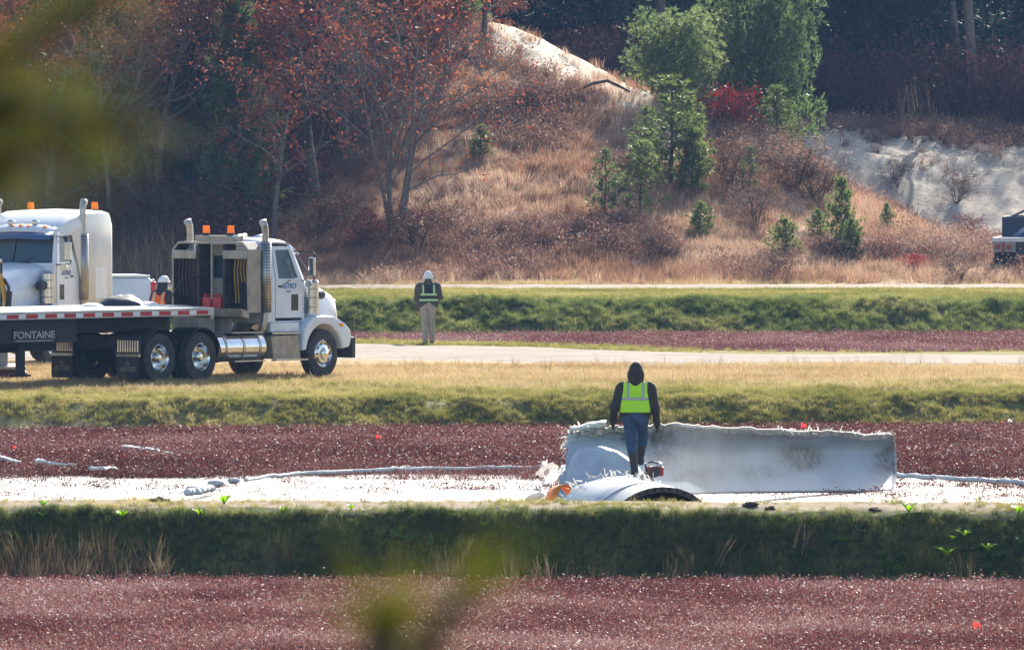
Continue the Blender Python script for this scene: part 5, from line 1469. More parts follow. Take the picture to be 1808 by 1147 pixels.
        rr = random.Random(2)
        for k in range(5):
            y = -.62 - k * .085; L_ = rr.uniform(.45, .95)
            MB().tube([(xa + .12, y, 2.55), (xa + .10, y + .02, 2.3), (xa + .12, y - .015, 2.55 - L_)], .017, 6).build('yellow_chain', mat('chain_yellow', (.34, .21, .03), .7), rack)
        for k in range(6):
            y = .45 + k * .1; L_ = rr.uniform(.5, 1.0)
            MB().tube([(xa + .12, y, 2.55), (xa + .10, y + .02, 2.2), (xa + .12, y - .02, 2.55 - L_)], .014, 6).build('binder_chain', mat('chain_dark', (.09, .05, .045), .6), rack)
        bar = MB().box((xa + .05, -.62, 2.93), (xb - .05, .48, 3.05)).build('beacon_bar', CREAM, rack, bevel=.015)
        beacon(xa + .2, .27, 3.05, bar); beacon(xa + .2, -.42, 3.05, bar)
        MB().cyl((xa + .1, -.72, 3.0), (xa + .02, -.72, 3.02), .05, n=12).build('work_light', STEEL, bar)
        for y in (-.1, .1):
            pass
        MB().box((1.75, -.25, 1.0), (2.3, .5, 1.38)).build('tool_box', CREAM, e, bevel=.02)
        MB().box((2.45, -.5, 1.0), (2.55, .5, 1.42)).build('rack_leg', CREAM, rack)
        MB().tube([(.9, .1, 1.15), (1.35, .35, 1.6), (1.9, .35, 2.1), (2.45, .2, 2.2)], .02, 6).build('air_hose', BLACK, e, smooth=True)
    return e
def pose(cx, cy, ang, probes):
    """matrix that seats a vehicle on the ground under its wheels"""
    h = Vector((math.cos(ang), math.sin(ang), 0)); l = Vector((-h.y, h.x, 0))
    pts = [Vector((cx, cy, 0)) + h * a + l * b for a, b in probes]
    A = np.array([[a, b, 1] for a, b in probes]); z = np.array([tz(p.x, p.y) for p in pts])
    ka, kb, k0 = np.linalg.lstsq(A, z, rcond=None)[0]
    x_ = Vector((h.x, h.y, ka)).normalized(); y_ = Vector((l.x, l.y, kb)); y_ = (y_ - x_ * y_.dot(x_)).normalized()
    return basis(x_, y_, (cx, cy, k0))
# ---- day cab tractor, heading right and away
A1 = math.radians(52)
gc = G(316, 676, 185, 205)
rt = Vector((math.sin(A1), -math.cos(A1), 0)); c1 = gc - rt * 1.1
M1 = pose(c1.x, c1.y, A1, [(-.69, -1), (-.69, 1), (.69, -1), (.69, 1), (4.9, -1), (4.9, 1)]) @ Matrix.Diagonal((.955, .965, .985, 1))
t1 = truck(M1, False, 'white day cab tractor with a loaded chain rack, coupled to the flatbed trailer')
# two red fuel cans standing in the rack
for y in (-.14, .15):
    c = empty('fuel_can', M=M1 @ Matrix.Translation((2.55, y, 1.47)), label='red fuel can in the rack, %s' % ('right of the centre post' if y < 0 else 'left of the centre post'), cat='fuel can', group='fuel cans in the rack')
    mr2 = mat('can_red', (.55, .03, .025), .45)
    MB().box((-.08, -.125, 0), (.08, .125, .28)).build('can_body', mr2, c, bevel=.03)
    MB().tube([(0, -.07, .27), (0, -.06, .33), (0, .06, .33), (0, .07, .27)], .015, 6).build('handle', mr2, c)
    MB().cyl((0, .09, .27), (0, .11, .34), .022, n=10).build('spout', mr2, c)
# ---- flatbed trailer coupled to it
A2 = math.radians(33)
kp = M1 @ Vector((.1, 0, 0))
h2 = Vector((math.cos(A2), math.sin(A2), 0))
M2 = pose(kp.x, kp.y, A2, [(0, -1), (0, 1), (-10.2, -1), (-10.2, 1)])
tr1 = empty('flatbed_trailer', label='black flatbed trailer with a pale deck and red and white tape along its edge', cat='trailer', M=M2)
ZD = 1.52
MB().box((-12.6, -1.28, ZD - .03), (.95, 1.28, ZD + .03)).build('deck', mat('deck_pale', (.62, .60, .56), .75, var=.2, scale=2, dirt=(.3, .26, .2), dirt_amt=.4), tr1)
for s in (-1, 1):
    MB().box((-12.6, s * 1.30 - .02, ZD - .13), (.96, s * 1.30 + .02, ZD + .035)).build('side_rail', mat('rail_alu', (.50, .50, .50), .4, .6, var=.15, scale=4), tr1, bevel=.006)
    x = .82; k = 0
    while x > -12.4:
        w = .28 if k % 2 == 0 else .17
        if s < 0 or x > -3:
            MB().box((x - w, s * 1.3225 - .002, ZD - .105), (x, s * 1.3225 + .002, ZD - .02)).build('reflective_tape', mat('tape_red', (.50, .04, .045), .4) if k % 2 == 0 else mat('tape_white', (.78, .78, .78), .35), tr1)
        x -= w; k += 1
    MB().box((-12.5, s * .5 - .05, 1.06), (.3, s * .5 + .05, ZD - .03)).build('main_beam', BLACK, tr1)
    MB().box((-12.5, s * .5 - .12, .72), (-2.4, s * .5 + .12, 1.08)).build('main_beam', BLACK, tr1)
    for xx in (-9.6, -10.9):
        wheel(tr1, xx, s * .74, s, True, rimm=CHROME); wheel(tr1, xx, s * 1.06, s, True, rimm=CHROME)
    lg = MB().box((-3.45, s * .85 - .07, .25), (-3.3, s * .85 + .07, 1.3)).build('landing_leg', BLACK, tr1)
    MB().box((-3.55, s * .85 - .14, .22), (-3.2, s * .85 + .14, .26)).build('foot_plate', BLACK, lg)
MB().box((-3.42, -.85, .7), (-3.36, .85, .76)).build('leg_brace', BLACK, tr1)
for k in range(24):
    MB().box((.7 - k * .55, -1.26, ZD - .12), (.76 - k * .55, 1.26, ZD - .03)).build('cross_member', BLACK, tr1)
MB().box((.90, -1.28, ZD - .2), (.97, 1.28, ZD + .03)).build('front_rail', mat('rail_alu', (.50, .50, .50), .4, .6), tr1)
pl = MB().box((-3.72, -1.16, ZD - .60), (-2.72, -1.14, ZD - .32)).build('name_plate', mat('plate_black', (.02, .02, .022), .5), tr1)
MB().box((-5.6, -1.13, ZD - .62), (-2.2, -1.05, ZD - .13)).build('side_skirt', BLACK, tr1)
lettering('plate_lettering', 'FONTAINE', .205, mat('plate_silver', (.45, .46, .48), .4), pl, basis((1, 0, 0), (0, 0, 1), (-3.22, -1.163, ZD - .455)), .002, .0, .98)
MB().box((-3.67, -1.166, ZD - .575), (-2.77, -1.162, ZD - .56)).build('plate_line', mat('plate_silver', (.45, .46, .48), .4), pl)
MB().cyl((-4.2, -1.12, ZD - .33), (-4.2, -1.17, ZD - .33), .06, n=14).build('side_lamp', STEEL, tr1)
# load on the deck
def heap(name, M, L_, Wd, H_, material, label, cat, seed):
    rows = []
    for i in range(22):
        u = i / 21; row = []
        for j in range(13):
            v = j / 12
            env = (math.sin(math.pi * u) ** .6) * (math.sin(math.pi * v) ** .6)
            row.append(Vector(((u - .5) * L_, (v - .5) * Wd * (.7 + .3 * math.sin(math.pi * u)), H_ * env * (.75 + .5 * float(fbm(u * 4 + seed, v * 4, 61, 3))))))
        rows.append(row)
    o = MB().grid(rows).build(name, material, None, smooth=True); o.matrix_world = M
    return tag(o, label, cat)
heap('black_tarp', M2 @ Matrix.Translation((-.05, .75, ZD + .03)) @ Matrix.Rotation(-A2, 4, 'Z'), 1.0, .8, .22, mat('tarp_black', (.02, .02, .025), .45, bump=.3), 'black tarpaulin bundle on the flatbed deck, below the pickup', 'tarp', 1)
heap('white_sheeting', M2 @ Matrix.Translation((.62, .85, ZD + .03)) @ Matrix.Rotation(-A2, 4, 'Z'), 0.55, .6, .07, mat('sheet_white', (.75, .75, .74), .7, bump=.4), 'white sheeting folded on the front of the flatbed deck', 'tarp', 5)
heap('white_sheeting', M2 @ Matrix.Translation((-.75, .75, ZD + .03)) @ Matrix.Rotation(-A2, 4, 'Z'), .5, .5, .07, mat('sheet_white', (.75, .75, .74), .7, bump=.4), 'small white sheet left of the black tarpaulin', 'tarp', 9)
# ---- sleeper tractor facing the camera, behind the trailer
A3 = math.radians(180 + 68)
h3 = Vector((math.cos(A3), math.sin(A3), 0)); l3 = Vector((-h3.y, h3.x, 0))
tgt = P(93, 452, 206.0)
c3 = Vector((tgt.x, tgt.y, 0)) - h3 * 4.42 - l3 * .95
M3 = pose(c3.x, c3.y, A3, [(-.69, -1), (-.69, 1), (.69, -1), (.69, 1), (4.9, -1), (4.9, 1)])
truck(M3, True, 'white sleeper tractor with a blue visor facing the camera behind the trailer')
# ---- white pickup, tail to the right
A4 = math.radians(180 + 12)
cp = Vector((XW(246, 224), 224, 0)) + Vector((math.cos(A4), math.sin(A4), 0)) * 1.3
M4 = pose(cp.x, cp.y, A4, [(0, -.8), (0, .8), (3.6, -.8), (3.6, .8)]) @ Matrix.Diagonal((1.14, 1.14, 1.16, 1))
pk = empty('pickup_truck', label='white pickup behind the sleeper tractor, red tail light showing', cat='pickup', M=M4)
side = [(-1.25, .62), (-1.3, .95), (-1.25, 1.35), (-1.2, 1.42), (1.15, 1.42), (1.2, 1.42), (1.3, 1.48), (1.5, 1.85), (1.7, 1.92), (2.5, 1.92), (2.75, 1.85), (3.2, 1.42), (4.5, 1.30), (4.62, 1.15), (4.65, .6)]
arch = lambda cx: [(cx + .46 * math.cos(a), .38 + .46 * math.sin(a)) for a in np.linspace(math.radians(25), math.radians(155), 9)]
MB().prism(side + [(4.15, .52)] + arch(3.65) + [(3.1, .5), (.6, .5)] + arch(0) + [(-.6, .58)], -.98, .98).build('body', WHITE, pk, bevel=.06)
for s in (-1, 1):
    for x in (0, 3.65): wheel(pk, x, s * .86, s, False, .40, .26, STEEL)
    MB().box((-1.325, s * .90 - .1, .98), (-1.22, s * .90 + .1, 1.33)).build('tail_light', REDL, pk, bevel=.02)
    MB().prism([(1.55, 1.46), (1.72, 1.83), (2.48, 1.83), (2.72, 1.76), (3.0, 1.46)], s * .982, s * .99).build('side_window', mat('dark_pane', (.02, .025, .03), .15), pk)
MB().box((-1.33, -.78, .95), (-1.27, .78, 1.38)).build('tailgate', WHITE, pk, bevel=.02)
MB().box((-1.42, -.95, .55), (-1.28, .95, .78)).build('rear_bumper', CHROME, pk, bevel=.03)
MB().box((-1.2, -.99, 1.42), (1.2, .99, 1.47)).build('bed_cover', mat('cover_white', (.7, .7, .7), .4), pk, bevel=.015)
# ---- compact excavator, only its corner and arm in view at the left edge
x5 = XW(-38, 199.5); y5 = 199.5
ex = empty('excavator', (x5, y5, tz(x5, y5)), 0, 'yellow and black excavator cut off by the left edge, green tinted cab window', 'excavator')
YEL = mat('machine_yellow', (.60, .33, .03), .45, var=.15, scale=4, dirt=(.2, .15, .1), dirt_amt=.4)
MB().box((-1.5, -.9, .1), (.45, -.45, .65)).build('track', RUBBER, ex, bevel=.15)
MB().box((-1.5, .45, .1), (.45, .9, .65)).build('track', RUBBER, ex, bevel=.15)
MB().box((-1.6, -.85, .7), (.5, .85, 1.15)).build('house', YEL, ex, bevel=.06)
cabx = MB().box((-.5, -.8, 1.15), (.5, .2, 1.2)).box((-.5, -.8, 2.35), (.5, .2, 2.42)).build('cab_floor_and_roof', BLACK, ex)
for x, y in ((-.47, -.77), (.47, -.77), (-.47, .17), (.47, .17)):
    MB().box((x - .04, y - .04, 1.15), (x + .04, y + .04, 2.4)).build('cab_post', BLACK, ex)
MB().box((-.44, -.79, 1.2), (.44, -.775, 2.35)).build('cab_window', glassmat('teal_glass', (.10, .36, .30), .2), ex)
MB().box((.46, -.73, 1.2), (.475, .13, 2.35)).build('cab_window', glassmat('teal_glass', (.10, .36, .30), .2), ex)
MB().tube([(.50, -.9, 2.12), (.56, -.9, 1.95), (.62, -.9, 1.6), (.66, -.9, 1.2)], [.07, .06, .06, .05], 6).build('boom_arm', YEL, ex)
MB().tube([(.60, -.92, 2.02), (.70, -.92, 1.85), (.74, -.92, 1.25)], .035, 8).build('hydraulic_hose', BLACK, ex)
MB().cyl((.66, -.92, 1.15), (.72, -.92, 1.75), .07, n=12).build('hydraulic_ram', BLACK, ex)
# ---- maroon lowboy at the lower left edge
lx = XW(42, 191); ly = 191.0
lb_ = empty('lowboy_trailer', (lx, ly, tz(lx, ly)), math.radians(4), 'dark red lowboy trailer end cut off by the left edge below the flatbed', 'trailer')
MAR = mat('maroon_steel', (.10, .025, .02), .55, var=.25, scale=5)
MB().box((-6, -1.2, .10), (0, 1.2, .26)).build('deck_frame', MAR, lb_, bevel=.02)
MB().box((-6, -1.22, .26), (.02, 1.22, .32)).build('deck_boards', mat('deck_pale', (.62, .60, .56), .75), lb_)
MB().box((-.06, -1.24, .02), (.04, 1.24, .2)).build('end_plate', MAR, lb_)
MB().box((-4, -.9, .60), (-.26, -.7, .82)).build('gooseneck_beam', MAR, lb_, bevel=.02)
MB().box((-4, -.9, .32), (-3.6, .9, .82)).build('gooseneck_post', MAR, lb_)
MB().box((-.55, -.92, .32), (-.35, -.68, .60)).build('gooseneck_foot', mat('foot_grey', (.35, .38, .42), .5), lb_)
MB().lathe([(.06, -.03), (.11, -.03), (.11, .03), (.06, .03), (.06, -.03)], 18, Matrix.Translation((-.20, -.8, .68))).build('lifting_ring', YEL, lb_)
for s in (-1, 1):
    for x in (-4.6, -5.6): wheel(lb_, x, s * .95, s, True, .36, .24, STEEL)
# ---- flatbed with a dark blue box at the right edge
fx = XW(1752, 280); fy = 280.0
fb = empty('roll_off_flatbed', (fx, fy, tz(fx, fy) - .22), math.radians(-7), 'flatbed with red rear lights cut off by the right edge, below the pit', 'trailer')
MB().box((0, 0, 1.24), (2.45, 6.0, 1.36)).build('deck', mat('deck_white', (.6, .59, .57), .6), fb)
pnl = MB().box((.02, -.03, .92), (.72, .02, 1.235)).build('light_panel', mat('panel_beige', (.27, .23, .21), .7), fb, bevel=.01)
MB().box((1.70, -.03, .92), (2.42, .02, 1.235)).build('light_panel', mat('panel_beige', (.27, .23, .21), .7), fb, bevel=.01)
for x in (.17, .52, 1.9, 2.25): MB().cyl((x, -.03, 1.08), (x, -.055, 1.08), .075, n=16).build('tail_light', mat('faded_red', (.28, .05, .045), .5), pnl)
MB().box((.30, -.045, .93), (.39, -.03, 1.22)).build('red_bar', mat('faded_red', (.28, .05, .045), .5), pnl)
MB().box((.72, 0, .85), (1.70, .08, 1.235)).build('rear_frame', BLACK, fb)
for x0 in (.05, 1.9):
    MB().cyl((x0, 1.2, .46), (x0 + .5, 1.2, .46), .46, n=24).build('wheel', RUBBER, fb)
    MB().cyl((x0, 2.4, .46), (x0 + .5, 2.4, .46), .46, n=24).build('wheel', RUBBER, fb)
    MB().box((x0, .3, .35), (x0 + .5, .33, .9)).build('mud_flap', RUBBER, fb)
NAVY = mat('box_navy', (.018, .03, .065), .6, var=.2, scale=4)
Mf = fb.matrix_basis
fm = Matrix.Translation(fb.location) @ Matrix.Rotation(math.radians(-7), 4, 'Z')
dbx = empty('open_box', M=fm @ Matrix.Translation((.2, 1.4, 1.36)), label='dark blue open-top box standing on the flatbed at the right edge', cat='container')
MB().box((0, 0, 0), (2.1, .06, .62)).build('front_wall', NAVY, dbx)
MB().box((0, .06, 0), (.06, 3.5, .62)).build('side_wall', NAVY, dbx); MB().box((2.04, .06, 0), (2.1, 3.5, .62)).build('side_wall', NAVY, dbx)
MB().box((.06, 3.44, 0), (2.04, 3.5, .62)).build('rear_wall', NAVY, dbx); MB().box((.06, .06, 0), (2.04, 3.44, .05)).build('floor_panel', NAVY, dbx)
heap('blue_tarp', fm @ Matrix.Translation((1.35, .75, 1.36)), 1.6, .8, .32, mat('tarp_blue', (.02, .06, .15), .5, bump=.4), 'crumpled blue tarpaulin on the flatbed in front of the box', 'tarp', 3)
lo_ = MB().tube([(0, 0, 0), (.4, .1, .18), (.9, .2, .28), (1.5, .3, .26)], [.03, .045, .05, .055], 8).build('wood_pole', BARK, None, smooth=True)
lo_.matrix_world = fm @ Matrix.Translation((.5, 2.0, 2.0)); tag(lo_, 'bent pale branch lying across the dark blue box', 'branch')
# ================================================================ people
def sdf_cap(p, a, b, ra, rb, sy=1.0):
    a = np.array(a, float); b = np.array(b, float)
    q = p.copy(); s = np.array([1, 1 / sy, 1]); mid = (a + b) / 2
    q = (q - mid) * s + mid; A = (a - mid) * s + mid; B = (b - mid) * s + mid
    ab = B - A; t = np.clip(((q - A) @ ab) / (ab @ ab + 1e-12), 0, 1)
    return np.linalg.norm(q - A - t[..., None] * ab, axis=-1) - (ra + (rb - ra) * t)
def surface(f, o, h):
    """naive surface nets on a sampled field"""
    ins = f < 0
    nx, ny, nz_ = f.shape
    c = np.zeros((nx - 1, ny - 1, nz_ - 1), int)
    acc = np.zeros(c.shape + (3,)); cnt_ = np.zeros(c.shape)
    cor = [(i, j, k) for i in (0, 1) for j in (0, 1) for k in (0, 1)]
    def sub(a, q): return a[q[0]:nx - 1 + q[0], q[1]:ny - 1 + q[1], q[2]:nz_ - 1 + q[2]]
    for a in cor:
        for ax_ in range(3):
            if a[ax_]: continue
            b_ = list(a); b_[ax_] = 1; b_ = tuple(b_)
            fa, fb = sub(f, a), sub(f, b_); m = (fa < 0) != (fb < 0)
            t = np.where(m, fa / (fa - fb + 1e-12), 0)
            for k in range(3): acc[..., k] += np.where(m, a[k] + (t if k == ax_ else 0), 0)
            cnt_ += m
    act = cnt_ > 0; vid = -np.ones(c.shape, int); vid[act] = np.arange(act.sum())
    V = np.argwhere(act) + acc[act] / cnt_[act][:, None]
    V = V * h + np.array(o)
    F = []
    for ax_ in range(3):
        u, v = (ax_ + 1) % 3, (ax_ + 2) % 3
        sl0 = [slice(1, -1)] * 3; sl0[ax_] = slice(0, -1)
        sl1 = list(sl0); sl1[ax_] = slice(1, None)
        A, B = ins[tuple(sl0)], ins[tuple(sl1)]
        e = np.argwhere(A != B)
        fl = A[tuple(e.T)]
        off = np.ones(3, int); off[ax_] = 0
        e = e + off
        def cell(du, dv):
            g = e.copy(); g[:, u] -= du; g[:, v] -= dv; return vid[tuple(g.T)]
        q = np.stack([cell(1, 1), cell(0, 1), cell(0, 0), cell(1, 0)], 1)
        q[~fl] = q[~fl][:, ::-1]
        F.append(q)
    F = np.concatenate(F); F = F[(F >= 0).all(1)]
    return V, F
def smin(a, b, k):
    hh = np.clip(.5 + .5 * (b - a) / k, 0, 1)
    return b * (1 - hh) + a * hh - k * hh * (1 - hh)
def blob(name, prims, mats, parent, h=.012, k=.03, clip=None, infl=0.0, smooth=True):
    """one continuous skin over tapered limbs; prims: (a, b, ra, rb, material index, sy[, k])"""
    pts = np.array([p[i] for p in prims for i in (0, 1)], float); rm = max(max(p[2], p[3]) for p in prims) + infl + .05
    lo = pts.min(0) - rm; hi = pts.max(0) + rm
    ax_ = [np.arange(lo[i], hi[i] + h, h) for i in range(3)]
    G3 = np.stack(np.meshgrid(*ax_, indexing='ij'), -1)
    f = np.full(G3.shape[:3], 9.0)
    for p in prims:
        a = np.minimum(p[0], p[1]) - max(p[2], p[3]) - .08 - infl; b_ = np.maximum(p[0], p[1]) + max(p[2], p[3]) + .08 + infl
        sl = tuple(slice(max(0, int((a[i] - lo[i]) / h)), int((b_[i] - lo[i]) / h) + 2) for i in range(3))
        d = sdf_cap(G3[sl], p[0], p[1], p[2], p[3], p[5])
        kk = p[6] if len(p) > 6 else k
        f[sl] = smin(f[sl], d, kk)
    f -= infl
    if clip is not None: f = np.maximum(f, clip(G3))
    V, F = surface(f, lo, h)
    cen = V[F].mean(1); best = np.full(len(cen), 9.0); mi = np.zeros(len(cen), int)
    for p in prims:
        d = sdf_cap(cen, p[0], p[1], p[2], p[3], p[5]); w = d < best; best[w] = d[w]; mi[w] = p[4]
    return npmesh(name, V, F, mats, parent, mi=mi, smooth=smooth)
SKIN = mat('skin', (.45, .25, .17), .6)
def hand(prims, w, d, right, mi, curl=.5):
    """palm, four fingers and a thumb hanging from the wrist w along direction d"""
    w = np.array(w, float); d = np.array(d, float) / np.linalg.norm(d)
    s = np.array([0, 1.0, 0]); s = s - d * (s @ d); s /= np.linalg.norm(s)         # knuckle line runs fore and aft
    nrm = np.cross(d, s) * (1 if right else -1)
    prims.append((w, w + d * .045, .027, .03, mi, 1.25))
    prims.append((w + d * .04 - s * .015, w + d * .085 - s * .022, .026, .022, mi, 1.0))
    prims.append((w + d * .04 + s * .015, w + d * .085 + s * .022, .026, .022, mi, 1.0))
    for k, (o, L) in enumerate(((.034, .072), (.012, .082), (-.011, .076), (-.033, .06))):
        b0 = w + d * .088 + s * o; b1 = b0 + d * L * .5 + s * o * .3 - nrm * L * .12; b2 = b1 + d * L * .45 - nrm * L * curl * .6
        prims.append((b0, b1, .0125, .0115, mi, 1.0, .008)); prims.append((b1, b2, .0115, .009, mi, 1.0, .006))
    t0 = w + d * .03 + s * .03; t1 = t0 + d * .035 + s * .032 - nrm * .008; t2 = t1 + d * .036 + s * .008 - nrm * .012
    prims.append((t0, t1, .016, .0135, mi, 1.0, .012)); prims.append((t1, t2, .0135, .010, mi, 1.0, .008))
V3 = lambda *a: np.array(a, float)
def torso_prims(o, hipw, shw, waist, z0, z1, depth, mi, lean=(0, 0)):
    """trunk between hip height z0 and shoulder height z1"""
    P_ = []
    lx, ly = lean
    for s in (-1, 1):
        P_.append((V3(s * hipw * .55, 0, z0), V3(s * shw * .45 + lx * .6, ly * .6, z0 + (z1 - z0) * .62), waist, waist * 1.06, mi, depth, .06))
        P_.append((V3(s * shw * .45 + lx * .6, ly * .6, z0 + (z1 - z0) * .58), V3(s * shw * .52 + lx, ly, z1 - .06), waist * 1.06, waist * .80, mi, depth, .06))
    return P_
def vest(parent, tp, z0, z1, halfw, mats, stripes, mstripe, neck=None):
    cl = lambda g: np.maximum.reduce([z0 - g[..., 2], g[..., 2] - z1, np.abs(g[..., 0] - neck[0]) - (halfw + .05 * np.clip((z1 - .12 - g[..., 2]) / .3, 0, 1)),
                                      .075 - np.hypot(g[..., 0] - neck[0], g[..., 1] - neck[1]) - np.clip((z1 - .10 - g[..., 2]) * 3, 0, 9)])
    v = blob('safety_vest', tp, mats, parent, .012, .06, cl, .02)
    for nm, fn in stripes:
        for sd in ((-1, 1) if nm == 's' else (0,)):
            blob('reflective_stripe', tp, mstripe, v, .010, .06, lambda g, fn=fn, sd=sd: np.maximum(np.maximum(cl(g), fn(g)), -sd * g[..., 0] if sd else -9.0), .027)
    return v

# ---- worker on the wreck: seen from behind, mid-step, head bowed under a hood
def worker_on_wreck():
    foot = P(1122, 840, 142.0)
    e = empty('person', foot, math.radians(-4), 'worker in a lime safety vest, dark hood and jeans walking on the wreck', 'person')
    J, B, K, Gv = 0, 1, 2, 3
    mats = [mat('jacket_dark_brown', (.045, .036, .030), .85, var=.25, scale=12, bump=.3), mat('jeans_blue', (.045, .085, .17), .85, var=.25, scale=14, bump=.3),
            mat('rubber_boots', (.055, .045, .04), .6, var=.3, scale=9), mat('gloves_black', (.025, .025, .025), .7)]
    pr = []
    hz_ = .93; sh = 1.40
    tp = torso_prims(0, .20, .40, .135, hz_ + .06, sh, .82, J, (0, .05))
    pr += tp
    pr.append((V3(-.17, .06, sh - .03), V3(.17, .06, sh - .03), .085, .085, J, .95, .06))
    pr.append((V3(0, .06, sh), V3(0, .10, sh + .10), .075, .075, J, 1.0, .05))
    # arms hang away from the sides
    for s in (-1, 1):
        S = V3(s * .215, .06, sh - .05 + s * .012); E = V3(s * .305, .02, sh - .34) if s > 0 else V3(-.33, .0, sh - .33); Wp = V3(s * .325, .10, sh - .57) if s > 0 else V3(-.35, .10, sh - .54)
        pr += [(S, E, .082, .068, J, 1.0, .04), (E, Wp, .066, .050, J, 1.0, .03), (Wp - (Wp - E) * .12, Wp + (Wp - E) * .05, .053, .052, J, 1.0)]
        hand(pr, Wp + (Wp - E) * .04, (Wp - E) + V3(0, .02, 0), s > 0, Gv, .55)
    # legs: left carries the weight, right one steps ahead
    pr.append((V3(-.09, .0, hz_ - .015), V3(.09, .0, hz_ + .015), .128, .128, B, .85, .05))
    for s, kn, an in ((-1, V3(-.07, .05, .50), V3(-.01, -.05, .11)), (1, V3(.105, .20, .60), V3(.06, .26, .27))):
        H_ = V3(s * .095, 0, hz_ - .05)
        pr += [(H_, kn, .105, .078, B, 1.0, .03), (kn, kn + (an - kn) * .30, .078, .076, B, 1.0, .02), (kn + (an - kn) * .30, an, .072, .058, K, 1.0, .015)]
        pr += [(an + V3(0, -.01, -.05), an + V3(s * .01, .15, -.075), .055, .045, K, 1.0, .03), (an + V3(0, -.03, -.045), an + V3(0, .02, -.06), .055, .05, K, 1.0, .03)]
    body = blob('body', pr, mats, e, .010, .03)
    face = mat('skin', (.45, .25, .17), .6)
    # head under the hood, bowed forward
    hd = empty
    head = [(V3(0, .13, sh + .19), V3(0, .145, sh + .23), .092, .098, 0, 1.1), (V3(0, .22, sh + .13), V3(0, .235, sh + .15), .05, .05, 0, 1.0), (V3(0, .245, sh + .185), V3(0, .262, sh + .17), .016, .019, 0, 1.0, .01)]
    for s in (-1, 1): head.append((V3(s * .092, .13, sh + .18), V3(s * .094, .13, sh + .21), .018, .016, 0, 1.0, .01))
    blob('head', head, SKIN, e, .009, .03)
    hood = [(V3(0, .075, sh + .03), V3(0, .09, sh + .16), .115, .122, 0, 1.0), (V3(0, .10, sh + .16), V3(0, .14, sh + .25), .122, .105, 0, 1.1), (V3(0, .12, sh + .27), V3(0, .10, sh + .305), .075, .05, 0, 1.0)]
    blob('hood', hood, mats[0], e, .010, .05, lambda g: np.minimum(g[..., 1] - .235, .20 - g[..., 1] + 9))
    z0, z1 = .985, 1.43
    def band(za, zb): return lambda g: np.maximum(za - g[..., 2], g[..., 2] - zb)
    def strap(xa, w, za): return lambda g: np.maximum(np.abs(np.abs(g[..., 0] - .005) - xa) - w, za - g[..., 2])
    v = vest(e, tp + [(V3(-.15, .06, sh - .035), V3(.15, .06, sh - .035), .085, .085, 0, .95, .06)], z0, z1 + .02, .185,
             mat('vest_lime', (.50, .95, .03), .65, var=.08, scale=8, bump=.15), [('b', band(1.175, 1.22)), ('s', strap(.118, .02, 1.22))], mat('vest_silver', (.42, .44, .44), .45), (0, .06))
    return e
worker_on_wreck()

